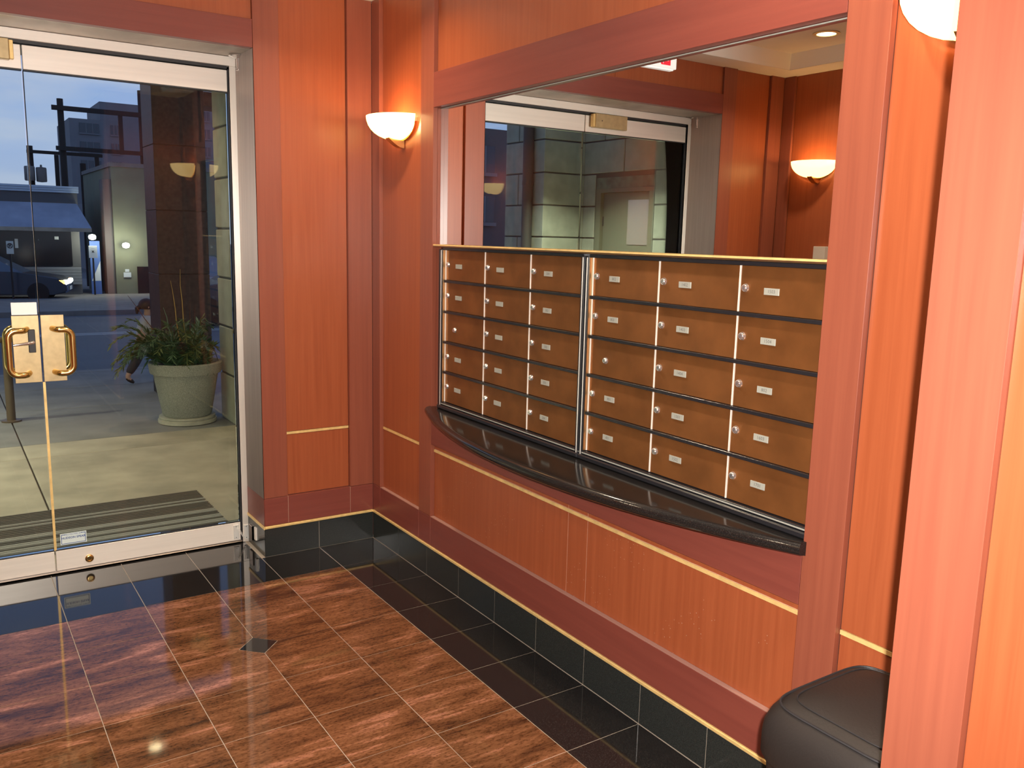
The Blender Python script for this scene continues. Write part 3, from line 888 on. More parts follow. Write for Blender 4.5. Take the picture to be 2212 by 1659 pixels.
# sticker on the glass
TXT_F = Matrix(((1, 0, 0, 0), (0, 0, -1, 0), (0, 1, 0, 0), (0, 0, 0, 1)))
m = MB(); sx0, sx1, sz0, sz1, sy = -1.474, -1.361, 0.131, 0.187, 0.2952
m.box(sx0, sx1, sy, 0.2958, sz0, sz1)
scx = (sx0+sx1)/2
def bar(a, b, c, d): m.box(a, b, sy-0.0004, sy, c, d, mi=1)
bar(sx0+0.004, sx1-0.004, sz0+0.004, sz0+0.0068); bar(sx0+0.004, sx0+0.0066, sz0+0.004, sz1-0.005); bar(sx1-0.0066, sx1-0.004, sz0+0.004, sz1-0.005)
bar(sx0+0.004, sx0+0.021, sz1-0.0078, sz1-0.005); bar(sx1-0.024, sx1-0.004, sz1-0.0078, sz1-0.005)
m.text('PROTECTED BY', 0.0105, Matrix.Translation((scx-0.001, sy-0.0005, sz1-0.0075)) @ TXT_F, 1)
m.text('HUDSON SPEAR', 0.0142, Matrix.Translation((scx, sy-0.0005, sz1-0.0235)) @ TXT_F, 1, bold=0.0004)
m.build('sticker', ['sticker_face', 'sticker_ink'], dr)
# contact plates and coiled cable at the hinge side
cp = bx('contact_plate', (-0.668, -0.640, 0.279, 0.2838, 0.022, 0.098), 'steel_bright', dr, bev=0.001)
for zz in (0.030, 0.090): MB().box(-0.656, -0.652, 0.2778, 0.2789, zz-0.002, zz+0.002).build('screw', 'dark_gasket', cp)
cp2 = bx('contact_plate', (-0.617, -0.592, 0.266, 0.2715, 0.018, 0.095), 'steel_bright', tr, bev=0.001)
for zz in (0.026, 0.087): MB().box(-0.607, -0.603, 0.2648, 0.2659, zz-0.002, zz+0.002).build('screw', 'dark_gasket', cp2)
bx('bracket', (-0.5995, -0.5905, 0.190, 0.240, 0.030, 0.108), 'steel_brushed', tr, bev=0.001)
bx('bracket', (-0.5995, -0.5905, 0.125, 0.150, 0.050, 0.118), 'steel', tr, bev=0.001)
hx = [(-0.648+0.030*f+0.0045*math.cos(f*2*PI*9), 0.268+0.0045*math.sin(f*2*PI*9), 0.085-0.055*f) for f in [k/110 for k in range(111)]]
MB().tube(hx, 0.0014, 6).build('coil_cable', 'steel_bright', dr, smooth=True)

# magnetic lock box at the head
mg = empty('magnet_lock', (-1.68, 0.27, 2.30), 'brass box of a magnetic lock at the top of the left glass door', 'lock')
bx('body', (-1.806, -1.548, 0.236, 0.2715, 2.312, 2.398), 'brass_plate', mg, bev=0.003)
bx('end_cap', (-1.548, -1.532, 0.242, 0.2715, 2.316, 2.394), 'gold_inlay', mg, bev=0.002)
bx('screw', (-1.60, -1.594, 0.234, 0.2359, 2.352, 2.358), 'dark_gasket', mg)

# exit sign
ex = empty('exit_sign', (-1.41, -0.4, 2.572), 'white exit sign with red letters hanging from the ceiling, seen reversed in the mirror', 'sign')
m = MB(); m.box(-1.578, -1.245, -0.422, -0.378, 2.566, 2.785, bev=0.003)
m.text('EXIT', 0.185, Matrix.Translation((-1.412, -0.4226, 2.640)) @ TXT_F @ Matrix.Diagonal((0.66, 1, 1, 1)), 1, bold=0.003)
m.build('sign_box', ['sign_white', 'sign_red'], ex)
bx('stem', (-1.44, -1.38, -0.41, -0.39, 2.785, 2.8395), 'white_plastic', ex)
bx('lens_strip', (-1.56, -1.263, -0.415, -0.385, 2.558, 2.5655), 'sign_white', ex)

# thermostat / intercom on left wall
th = empty('wall_sensor', (-W-0.02, -0.40, 1.50), 'small white sensor box on the left wall below the mirrored sconce', 'sensor')
bx('case', (-W-0.0199, -W+0.018, -0.446, -0.352, 1.495, 1.612), 'white_plastic', th, bev=0.004)
bx('slot', (-W+0.0181, -W+0.0195, -0.43, -0.37, 1.510, 1.516), 'plate_grey', th)

# ---------------------------------------------------------------- waste bin
def superring(cx, cy, a, b, z, n=40, p=3.2):
    out = []
    for k in range(n):
        t = 2*PI*k/n
        c, s_ = math.cos(t), math.sin(t)
        out.append((cx+a*math.copysign(abs(c)**(2/p), c), cy+b*math.copysign(abs(s_)**(2/p), s_), z))
    return out
bcx, bcy = -0.250, -3.150
bn = empty('waste_bin', (bcx, bcy, 0), 'dark brown plastic waste bin with domed swing lid in the right corner', 'waste bin')
MB().loft([superring(bcx, bcy, 0.165, 0.150, 0.001, p=4.5), superring(bcx, bcy, 0.20, 0.185, 0.50, p=4.5)]).build('body', 'bin_plastic', bn, smooth=True)
LIDP = [(1.0, 0.500), (1.03, 0.512), (1.03, 0.556), (1.015, 0.580), (0.97, 0.602), (0.90, 0.620), (0.80, 0.634), (0.62, 0.647), (0.40, 0.655), (0.15, 0.659), (0.02, 0.660)]
def lid_z(k):
    for (k1, z1), (k0, z0) in zip(LIDP[2:], LIDP[3:]):
        if k0 <= k <= k1: return z0+(z1-z0)*(k-k0)/(k1-k0)
    return 0.66
ld = MB().loft([superring(bcx, bcy, 0.204*k, 0.190*k, z, p=4.5) for k, z in LIDP]).build('lid', 'bin_plastic', bn, smooth=True)
for k, rr in ((0.84, 0.0030), (0.70, 0.0016)):
    ring = superring(bcx-0.004, bcy, 0.204*k, 0.190*k, lid_z(k)+0.0006, n=60, p=6.0)
    MB().tube(ring+[ring[0]], rr, 6, cap=False).build('flap_groove', 'bin_groove', ld)

# ================================================================= outside
def zg(y):  # the street falls away gently
    return -0.15-0.03*(y-6.8)
pave = bx('pavement', (-9, 9, 0.402, 6.62, -0.25, -0.016), 'joint_dark', kind='structure')
gx = [-9, -6.2, -3.8, -1.42, 0.98, 3.4, 6.2, 9]
gy = [0.402, 2.68, 3.12, 4.5, 5.6, 6.62]
for i in range(len(gx)-1):
    for j in range(len(gy)-1):
        bx('slab', (gx[i]+0.005, gx[i+1]-0.005, gy[j]+0.004, gy[j+1]-0.004, -0.1, 0.0), 'concrete' if j < 2 else 'concrete_dark', pave, bev=0.004)  # outer slabs take a darker concrete: canopy shade put into the colour
kb = bx('kerb', (-9, 20, 6.625, 6.80, -0.3, 0.0), 'concrete_dark', kind='structure')
m = MB(); m.prism([(-30, 6.81, zg(6.81)), (-30, 19.6, zg(19.6)), (-30, 19.6, -3), (-30, 6.81, -3)], (75, 0, 0)); road = m.build('road', 'asphalt', kind='structure')
for yy, w_ in ((13.6, 0.10), (13.9, 0.10)):
    m = MB(); m.prism([(-25, yy, zg(yy)+0.004), (-25, yy+w_, zg(yy+w_)+0.004), (-25, yy+w_, zg(yy+w_)-0.01), (-25, yy, zg(yy)-0.01)], (60, 0, 0)); m.build('lane_line', 'road_paint', road)
m = MB(); m.prism([(-30, 19.62, zg(19.6)+0.12), (-30, 60, zg(60)), (-30, 60, -5), (-30, 19.62, -5)], (90, 0, 0)); lot = m.build('far_lot', 'concrete_dark', kind='structure')
m = MB(); m.prism([(-200, 60.05, zg(60)-0.05), (-200, 260, zg(60)-0.5), (-200, 260, -7), (-200, 60.05, -7)], (420, 0, 0)); m.build('far_ground', 'asphalt', kind='structure')

# door mat
mt = empty('door_mat', (-1.5, 0.95, 0), 'dark ribbed entrance mat on the pavement outside the glass doors', 'mat')
bx('base', (-2.40, -0.605, 0.56, 1.32, 0.0005, 0.010), 'mat_rubber', mt)
rb = MB().box(-0.897, 0.897, -0.004, 0.004, 0, 0.006).mesh('rib', 'mat_rib', origin=(0, 0, 0))[0]
rb2 = MB().box(-0.897, 0.897, -0.003, 0.003, 0, 0.007).mesh('rib', 'mat_rib_light', origin=(0, 0, 0))[0]
for k in range(25):
    inst('rib', rb2 if k in (2, 3, 5, 6, 9, 10, 16, 18) else rb, (-1.5025, 0.59+k*0.0292, 0.0102), mt)

# planter
pc = (-0.146, 3.46)
pl = empty('planter', (pc[0], pc[1], 0), 'round exposed-aggregate planter with evergreen boughs outside the doors', 'planter')
MB().lathe((*pc, 0.001), [(0.225, 0.0), (0.238, 0.005), (0.238, 0.03), (0.222, 0.032), (0.222, 0.04), (0.228, 0.045), (0.228, 0.058), (0.19, 0.058)], 36).build('saucer', 'saucer_clay', pl, smooth=True)
MB().lathe((*pc, 0.0), [(0.185, 0.0592), (0.20, 0.075), (0.262, 0.425), (0.285, 0.43), (0.290, 0.455), (0.298, 0.515), (0.292, 0.522), (0.27, 0.522), (0.262, 0.47)], 40, cap1=True).build('pot', 'aggregate', pl, smooth=True)
MB().lathe((*pc, 0.0), [(0.0, 0.471), (0.258, 0.485)], 24, cap0=False, cap1=False).build('soil', 'soil', pl)
def bough(m, base, az, reach, rise, droop, blades, bl, mi):
    p0 = Vector(base); d = Vector((math.cos(az), math.sin(az), 0)); side = Vector((-d.y, d.x, 0))
    pts = [p0 + d*reach*f + Vector((0, 0, rise*math.sin(f*PI*0.55)*1.0 - droop*f*f)) for f in [i/8 for i in range(9)]]
    for i in range(blades):
        f = (i+0.5)/blades*8; k = min(int(f), 7); q = pts[k].lerp(pts[k+1], f-k)
        t = (pts[k+1]-pts[k]).normalized()
        s_ = 1 if i % 2 else -1
        L_ = bl*(0.6+0.6*random.random())*(1.1-0.6*(f/8))
        tip = q + (t*0.75 + side*s_*(0.5+0.5*random.random()) + Vector((0, 0, random.uniform(-0.35, 0.3))))*L_
        w_ = (tip-q).cross(Vector((random.uniform(-1, 1), random.uniform(-1, 1), 1))).normalized()*L_*0.10
        mid = q.lerp(tip, 0.5)
        m.poly([q, mid+w_, tip], mi); m.poly([q, tip, mid-w_], mi)
    m.tube(pts, [0.004]*5+[0.003]*4, 5, mi)
def foliage(name, spec, mats):
    m = MB()
    for args in spec: bough(m, *args)
    o = m.build(name, mats, pl, kind='stuff')
    return o
sp = []
for k in range(64):
    az = random.uniform(0, 2*PI); r = random.uniform(0.02, 0.17)
    sp.append(((pc[0]+r*math.cos(az), pc[1]+r*math.sin(az), 0.49), az+random.uniform(-.4, .4), random.uniform(0.15, 0.32)*(0.45 if math.cos(az) > 0.2 else 1.0), random.uniform(0.12, 0.46), random.uniform(0.0, 0.24), 46, 0.10, k % 3))
foliage('boughs', sp, ['leaf_dark', 'leaf_olive', 'leaf_dark'])
sp = []
for k in range(9):   # cedar sprays hanging over the left rim
    az = PI + random.uniform(-0.55, 0.55); 
    sp.append(((pc[0]-0.14, pc[1]+random.uniform(-.1, .06), 0.50), az, random.uniform(0.28, 0.46), random.uniform(0.10, 0.40), random.uniform(0.05, 0.40), 64, 0.12, k % 2))
foliage('cedar_sprays', sp, ['leaf_olive', 'leaf_dark'])
sp = []
for k in range(10):
    az = random.uniform(-0.7, 0.9)
    sp.append(((pc[0]+0.06, pc[1]+random.uniform(-.1, .05), 0.50), az, random.uniform(0.06, 0.14), random.uniform(0.22, 0.42), random.uniform(0.0, 0.15), 40, 0.085, k % 2))
foliage('pine_tufts', sp, ['leaf_blue', 'leaf_dark'])
for (x1, z1, x0, col_, r) in ((-0.174, 1.30, -0.135, 'twig_tan', 0.005), (-0.255, 1.205, -0.17, 'twig_tan', 0.005), (-0.578, 1.09, -0.20, 'twig_red', 0.004), (-0.10, 1.02, -0.12, 'twig_red', 0.003), (-0.06, 1.0, -0.10, 'twig_red', 0.003), (-0.31, 0.985, -0.22, 'leaf_blue', 0.006)):
    P = [(x0, pc[1]-0.02, 0.49)]
    for k in range(1, 7):
        f = k/6
        P.append((x0+(x1-x0)*f+random.uniform(-.008, .008), pc[1]-0.02-0.03*f+random.uniform(-.006, .006), 0.49+(z1-0.49)*f))
    MB().tube(P, [r]*4+[r*0.8, r*0.6, r*0.3], 6).build('twig', col_, pl)
m = MB()
for k in range(60):
    a = k*2.4; f = k/59; rr = 0.042*math.sin(PI*(0.12+0.83*f))
    c = Vector((-0.225+rr*math.cos(a), 3.23+rr*math.sin(a)*0.9, 0.62+0.09*f)); o_ = Vector((math.cos(a), math.sin(a), 0.3)).normalized()
    s_ = Vector((-math.sin(a), math.cos(a), 0))
    m.poly([c-o_*0.02, c+s_*0.012, c+o_*0.012, c-s_*0.012])
m.build('pine_cone', 'cone_brown', pl)

# dark stone columns
cl = empty('stone_column', (0.141, 4.835, 0), 'square dark polished stone column standing behind the planter', 'column')
for k in range(5):
    bx('cladding', (-0.095, 0.377, 4.60, 5.07, k*0.60+0.002, (k+1)*0.60-0.002), 'granite_column', cl, bev=0.004)
bx('core', (-0.085, 0.367, 4.61, 5.06, 0.001, 3.0), 'joint_dark', cl)
dp = empty('drain_pipe', (-4.56, 5.36, 0), 'dark drain pipe on the corner of the block pier seen in the mirror', 'pipe')
MB().tube([(-4.575, 5.36, 0.001), (-4.575, 5.36, 4.0)], 0.07, 14).build('pipe', 'plate_ink', dp, smooth=True)
for zz in (0.9, 2.3, 3.6): MB().tube([(-4.575, 5.36, zz), (-4.575, 5.36, zz+0.05)], 0.074, 14).build('clamp', 'plate_ink', dp)
cb_ = empty('canopy', (-2.5, 2.5, 3.0), 'flat concrete entrance canopy above the doors with dark edge beam', 'canopy')
bx('soffit', (-5.28, 0.75, 0.405, 4.30, 3.0, 3.25), 'canopy_soffit', cb_)
bx('edge_beam', (0.3775, 3.0, 4.66, 5.0, 2.79, 2.925), 'granite_column', cb_)
for k, (x_, y_) in enumerate(((-0.52, 1.55), (-0.52, 3.55), (-2.45, 1.55), (-2.45, 3.55), (-4.0, 1.75), (-4.0, 3.85))):
    downlight((x_, y_), (11, 6, 8, 6, 110, 110)[k], ['canopy downlight nearest the right door jamb', 'canopy downlight above the planter', 'canopy downlight nearest the left door jamb', 'canopy downlight over the left pavement edge', 'added unseen downlight near the facade, lighting the block wing', 'added unseen downlight before the block pier, lighting its blocks'][k], 'canopy downlights', 2.9995, 120, (1.0, 0.74, 0.41) if k < 4 else (0.98, 1.0, 0.74))  # the strong greenish pair is added, unseen, to brighten the stone blocks

# stone block wings outside
def block_wall(name, label, axis, fixed0, fixed1, u0, u1, z1, bl, h, skip=None):
    w = empty(name, ((fixed0+fixed1)/2 if axis == 'y' else (u0+u1)/2, (u0+u1)/2 if axis == 'y' else (fixed0+fixed1)/2, 0), label, 'wall', 'stone block wings of the entrance')
    g = 0.009
    n = int(round(z1/h))
    def put(a, b, z0, zt, nm, mat, ins=0.0, bev=0.006):
        if axis == 'y': c = (fixed0+ins, fixed1-ins, a, b, z0, zt)
        else: c = (a, b, fixed0+ins, fixed1-ins, z0, zt)
        bx(nm, c, mat, w, bev=bev)
    if skip:
        put(u0+0.02, skip[0], 0.001, z1-0.01, 'mortar_bed', 'mortar', 0.015, 0); put(skip[1], u1-0.02, 0.001, z1-0.01, 'mortar_bed', 'mortar', 0.015, 0)
        put(skip[0], skip[1], skip[2], z1-0.01, 'mortar_bed', 'mortar', 0.015, 0)
    else: put(u0+0.012, u1-0.012, 0.001, z1-0.01, 'mortar_bed', 'mortar', 0.012, 0)
    for r in range(n):
        z0_, z1_ = r*h+g, (r+1)*h-g
        if r == 0: z0_ = 0.001
        cuts = [u1]
        p = u1 - (bl/2 if r % 2 else bl)
        while p > u0+0.08: cuts.append(p); p -= bl
        cuts.append(u0)
        for b, a in zip(cuts[:-1], cuts[1:]):
            segs = [(a, b)]
            if skip and z0_ < skip[2]-0.05:
                segs = []
                if a < skip[0]: segs.append((a, min(b, skip[0])))
                if b > skip[1]: segs.append((max(a, skip[1]), b))
            for (sa, sb) in segs:
                if sb-sa > 0.05: put(sa+(g if sa > u0 else 0), sb-(g if sb < u1 else 0), z0_, z1_, 'block', 'block_stone')
    return w
block_wall('block_wing', 'pale stone block side wall outside the left door, holding a green door', 'y', -5.75, -5.3, 0.405, 5.1, 4.10, 0.79, 0.41, skip=(3.74, 4.855, 2.41))
block_wall('block_pier', 'projecting stone block pier outside at the far end of the left wing', 'y', -5.745, -4.65, 5.105, 6.0, 4.10, 0.62, 0.41)
block_wall('block_pier', 'stone block pier just outside the right edge of the glass doors', 'y', 0.16, 0.75, 0.405, 3.52, 2.87, 0.79, 0.41)
bx('wall_facade_left', (-5.29, XJ2-0.0005, 0.3755, 0.40, 0.001, 2.98), 'block_stone', kind='structure')
bx('wall_facade_right', (XJ+0.0005, 0.155, 0.3755, 0.40, 0.001, 2.98), 'block_stone', kind='structure')
bx('outer_return', (XJ2-0.3, XJ2-0.001, 0.336, 0.375, 0.001, 2.98), 'steel_post', wfl)
bx('outer_return', (XJ+0.001, XJ+0.3, 0.336, 0.375, 0.001, 2.98), 'steel_post', wfr)
d3 = empty('door_3', (-5.34, 4.3, 0), kind='structure')
bx('leaf', (-5.42, -5.36, 3.84, 4.75, 0.006, 2.218), 'door_green', d3, bev=0.003)
bx('pane', (-5.3598, -5.352, 3.87, 4.26, 1.57, 2.12), 'door_pane', d3)
for c in ((3.745, 3.838), (4.752, 4.85)): bx('door_post', (-5.44, -5.31, c[0], c[1], 0.002, 2.22), 'door_green', d3)
bx('door_head', (-5.44, -5.31, 3.745, 4.85, 2.2205, 2.27), 'door_green', d3)
bx('lintel', (-5.45, -5.315, 3.745, 4.85, 2.271, 2.408), 'lintel_green', d3)
bx('hinge', (-5.3595, -5.350, 4.735, 4.750, 1.80, 1.92), 'plate_ink', d3)

# pipe rail on the pavement
pr = empty('pipe_rail', (-1.42, 4.1, 0), 'brown metal pipe rail bolted to the pavement left of the planter', 'railing')
MB().tube([(-1.42, 4.1, 0.012), (-1.42, 4.1, 0.70)], 0.034, 14).build('post', 'pipe_brown', pr, smooth=True)
MB().lathe((-1.42, 4.1, 0.0005), [(0.075, 0), (0.075, 0.012), (0.04, 0.014)], 18).build('foot_plate', 'pipe_brown', pr)
MB().tube([(-2.70, 4.1, 0.69), (-1.36, 4.1, 0.69)], 0.024, 12).build('top_bar', 'pipe_brown', pr, smooth=True)
MB().tube([(-2.62, 4.1, 0.002), (-2.62, 4.1, 0.70)], 0.034, 14).build('post', 'pipe_brown', pr, smooth=True)

# walking person beyond the planter
def person():
    bxp, byp = -0.06, 5.60
    t = empty('person', (bxp, byp, 0), 'small person in a pale jacket walking past behind the planter', 'person')
    def skin(name, pts, edges, rad, mat):
        me = bpy.data.meshes.new(name); me.from_pydata([Vector(p) for p in pts], edges, [])
        ob = bpy.data.objects.new(name, me); place(ob, t, (bxp, byp, 0))
        sk = ob.modifiers.new('skin', 'SKIN'); sk.use_smooth_shade = True
        for v, r in zip(me.skin_vertices[0].data, rad): v.radius = (r, r) if not isinstance(r, tuple) else r
        me.skin_vertices[0].data[0].use_root = True
        sb = ob.modifiers.new('sub', 'SUBSURF'); sb.levels = 2; sb.render_levels = 2
        me.materials.append(MATS[mat]); return ob
    # body: one continuous surface from shoes to head
    P = [(0, 0, .47), (.01, 0, .58), (.02, 0, .66), (.03, 0, .715), (.04, 0, .745), (.055, 0, .80), (.06, 0, .85),
         (.07, .05, .40), (.12, .05, .24), (.10, .05, .05), (.16, .05, .022),
         (-.05, -.05, .40), (-.10, -.05, .25), (-.20, -.05, .085), (-.155, -.05, .030),
         (.03, .085, .69), (.0, .115, .59), (.05, .12, .50), (.075, .115, .47),
         (.03, -.085, .69), (.06, -.115, .59), (.11, -.11, .51), (.135, -.10, .49)]
    E_ = [(0, 1), (1, 2), (2, 3), (3, 4), (4, 5), (5, 6), (0, 7), (7, 8), (8, 9), (9, 10), (0, 11), (11, 12), (12, 13), (13, 14), (2, 15), (15, 16), (16, 17), (17, 18), (2, 19), (19, 20), (20, 21), (21, 22)]
    Rr = [.075, .07, .075, .04, .033, .062, .055, .055, .042, .028, .022, .055, .042, .028, .022, .034, .03, .025, .02, .034, .03, .025, .02]
    skin('body', P, E_, Rr, 'skin')
    skin('jacket', [(0, 0, .44), (0, 0, .50), (.01, 0, .60), (.022, 0, .67), (.03, 0, .70), (.03, .09, .69), (.0, .12, .59), (.05, .125, .50), (.03, -.09, .69), (.06, -.12, .59), (.11, -.115, .51)],
         [(0, 1), (1, 2), (2, 3), (3, 4), (3, 5), (5, 6), (6, 7), (3, 8), (8, 9), (9, 10)], [.10, .098, .088, .088, .05, .045, .042, .036, .045, .042, .036], 'coat_pale')
    skin('trousers', [(0, 0, .46), (.07, .05, .40), (.12, .05, .24), (.10, .05, .07), (-.05, -.05, .40), (-.10, -.05, .25), (-.19, -.05, .11)],
         [(0, 1), (1, 2), (2, 3), (0, 4), (4, 5), (5, 6)], [.085, .064, .052, .04, .064, .052, .04], 'trouser_dark')
    # shoes, hair, face
    for (a, b) in (((.085, .05, .022), (.185, .05, .018)), ((-.205, -.05, .075), (-.135, -.05, .02))):
        m = MB(); A, B = Vector(a)+Vector((bxp, byp, 0)), Vector(b)+Vector((bxp, byp, 0))
        m.tube([A, A.lerp(B, .3), A.lerp(B, .7), B], [.018, .024, .022, .012], 10); m.build('shoe', 'hair_dark', t, smooth=True)
    m = MB(); c = Vector((bxp+.045, byp, .825))
    rings = []
    for i in range(9):
        th = PI*(0.02+0.66*i/8)
        rings.append([c+Vector((-.012+.082*math.sin(th)*math.cos(ph)*(1.0 if math.cos(ph) < 0.3 else 0.86), .076*math.sin(th)*math.sin(ph), .074*math.cos(th)+.004)) for ph in [2*PI*k/20 for k in range(20)]])
    m.loft(rings); m.build('hair', 'hair_dark', t, smooth=True)
    m = MB()
    m.tube([c+Vector((-.07, 0, .0)), c+Vector((-.105, 0, -.03)), c+Vector((-.11, 0, -.085))], [.022, .026, .01], 10); m.build('ponytail', 'hair_dark', t, smooth=True)
    f = c+Vector((.062, 0, -.012))
    m = MB(); m.prism([f+Vector((-.006, -.008, -.012)), f+Vector((-.006, .008, -.012)), f+Vector((-.006, 0, .014))], (.018, 0, -.004)); m.build('nose', 'skin', t)
    for s_ in (-1, 1):
        m = MB(); m.lathe(f+Vector((-.008, s_*.022, .012)), [(0.001, -.006), (.006, -.002), (.006, .002), (.001, .006)], 10); m.build('eye', 'plate_ink', t)
        m = MB(); m.lathe(c+Vector((-.005, s_*.064, -.012)), [(0.002, -.016), (.010, -.006), (.011, .006), (.003, .016)], 10); m.build('ear', 'skin', t)
    bx('mouth', (f.x-.012, f.x+.0005, f.y-.014, f.y+.014, f.z-.032, f.z-.027), 'twig_red', t)
person()

# ---------------------------------------------------------------- street beyond
def car(loc, rot, label, light='lamp_white', paint='car_paint'):
    t = bpy.data.objects.new('car', None); col.objects.link(t); t.location = loc; t.rotation_euler = (0, 0, rot)
    WLOC[t.name] = Vector((0, 0, 0)); tag(t, label, 'car', 'cars in the street')
    # nose towards +x, 4.5 long, 1.75 wide
    m = MB()
    prof = [(-2.2, .35), (-2.25, .75), (-2.1, .95), (-.2, 1.0), (0.75, 0.98), (2.0, .80), (2.22, .62), (2.25, .32), (1.85, .25), (-1.9, .25)]
    m.prism([(x_, -.87, z_) for x_, z_ in prof], (0, 1.74, 0)); 
    bmesh.ops.bevel(m.bm, geom=m.bm.edges[:], offset=.05, segments=2, affect='EDGES')
    m.build('body', paint, t, smooth=True)
    m = MB()
    lo = [(-1.95, .96), (.95, .96)]; hi = [(-1.45, 1.47), (.05, 1.47)]
    m.loft([[(-2.0, -.80, .95), (0.98, -.80, .95), (0.98, .80, .95), (-2.0, .80, .95)], [(-1.5, -.62, 1.44), (.1, -.62, 1.44), (.1, .62, 1.44), (-1.5, .62, 1.44)]])
    m.build('cabin_glass', 'car_glass', t)
    m = MB(); m.loft([[(-1.52, -.64, 1.43), (.12, -.64, 1.43), (.12, .64, 1.43), (-1.52, .64, 1.43)], [(-1.35, -.55, 1.49), (-.02, -.55, 1.49), (-.02, .55, 1.49), (-1.35, .55, 1.49)]]); m.build('roof', paint, t)
    for wx in (-1.35, 1.40):
        for wy in (-.80, .80):
            m = MB(); rings = [[(wx+pr_*math.cos(2*PI*k/20), wy+py_, .32+pr_*math.sin(2*PI*k/20)) for k in range(20)] for pr_, py_ in ((.2, -.10), (.32, -.09), (.32, .09), (.2, .10))]
            m.loft(rings); m.build('wheel', 'car_tyre', t, smooth=True)
    for wy in (-.62, .62):
        m = MB(); m.box(2.12, 2.235, wy-.17, wy+.17, .60, .72, bev=.02); m.build('headlight', light, t)
        m = MB(); m.box(2.00, 2.19, wy+math.copysign(.175, wy), wy+math.copysign(.23, wy), .60, .72, bev=.01); m.build('indicator', 'lamp_amber', t)
    bx('number_plate', (2.25, 2.262, -.26, .26, .38, .50), 'poster_pale', t)
    return t
car((-0.2, 29.0, zg(29.0)), math.radians(-14), 'dark car with lit indicator parked across the street by the awning')
car((4.6, 22.5, zg(22.5)), math.radians(-105), 'dark oncoming car with bright headlights seen right of the stone column')
car((4.35, 15.4, zg(15.4)), math.radians(176), 'dark car whose lit front shows just left of the stone column')

st = empty('shop', (-2.5, 34, zg(31)), 'low shop with grey sloping awning across the street', 'building')
bx('wall', (-9, 2.68, 31.05, 38, zg(31)-.2, 2.82), 'store_wall', st)
for k in range(3): bx('fascia', (-9.1, 2.72, 30.98-0.02*k, 31.04, 2.83+k*0.078, 2.90+k*0.078), 'store_fascia', st)
bx('roof', (-9, 2.68, 31.05, 38, 2.83, 3.0), 'store_wall', st)
m = MB(); m.prism([(-9, 31.0, 2.46), (2.64, 31.0, 2.46), (2.93, 29.9, 1.60), (-9, 29.9, 1.60)], (0, 0.02, -0.05)); m.build('awning', 'awning_cloth', st)
bx('valance', (-9, 2.93, 29.88, 29.91, 1.47, 1.60), 'concrete', st)
for k in range(4): bx('shop_window', (-8.6+k*2.8, -6.0+k*2.8, 31.0, 31.04, 0.25, 1.95), 'shop_glass', st)
for k in range(6): bx('siding_board', (-0.1+0.0, 2.66, 30.95, 30.99, -0.42+k*0.105, -0.325+k*0.105), 'siding', st)
for k in range(7):
    bx('interior_lamp', (0.35+k*0.32+random.uniform(-.1, .1), 0.39+k*0.32, 30.985, 30.995, 1.05+random.uniform(-.2, .25), 1.10+0.08), 'poster_pale', st) if k % 2 else None
def wall_lamp(x_, y_, z_, label):
    t = empty('wall_lamp', (x_, y_, z_), label, 'lamp', 'lit wall lamps across the street')
    MB().lathe((x_, y_, z_-.10), [(.02, 0), (.11, .03), (.13, .10), (.11, .17), (.02, .20)], 16).build('globe', 'lamp_white', t, smooth=True)
    bx('arm', (x_-.02, x_+.02, y_+.13, y_+.30, z_-.02, z_+.02), 'plate_ink', t)
    li = bpy.data.lights.new('wall_lamp_light', 'POINT'); li.energy = 60; li.color = (1, .95, .7); li.shadow_soft_size = .12
    o = bpy.data.objects.new('wall_lamp_light', li); col.objects.link(o); o.location = (x_, y_-.35, z_)
wall_lamp(3.05, 30.72, 1.29, 'bright white globe lamp above the blue poster by the awning end')
wall_lamp(4.17, 30.72, 1.01, 'bright white globe lamp on the green concrete building')
po = empty('poster_panel', (3.15, 30.99, zg(31)), 'tall blue and white poster panel between the shop and concrete building', 'poster')
bx('board', (2.98, 3.32, 31.0, 31.06, zg(31), 1.15), 'poster_blue', po)
m = MB(); m.poly([(3.0, 30.995, -.30), (3.31, 30.995, -.30), (3.31, 30.995, .42)]); m.build('white_wedge', 'poster_pale', po)
gb = empty('concrete_building', (6.0, 35, zg(31)), 'greenish concrete building with dark doorway left of the stone column', 'building')
bx('wall', (3.85, 9.4, 31.1, 38, zg(31)-.3, 3.85), 'block_green', gb)
bx('parapet', (3.80, 9.45, 31.06, 38.05, 3.852, 4.0), 'concrete_dark', gb)
bx('doorway', (4.58, 4.98, 31.05, 31.098, zg(31), .22), 'shop_glass', gb)
bx('notice_board', (4.10, 4.36, 31.06, 31.098, -.18, .0), 'poster_pale', gb)
bx('notice_board', (4.16, 4.30, 31.06, 31.098, .02, .12), 'poster_pale', gb)
bx('pilaster', (3.55, 3.845, 31.2, 31.9, zg(31), 3.4), 'store_wall', gb)

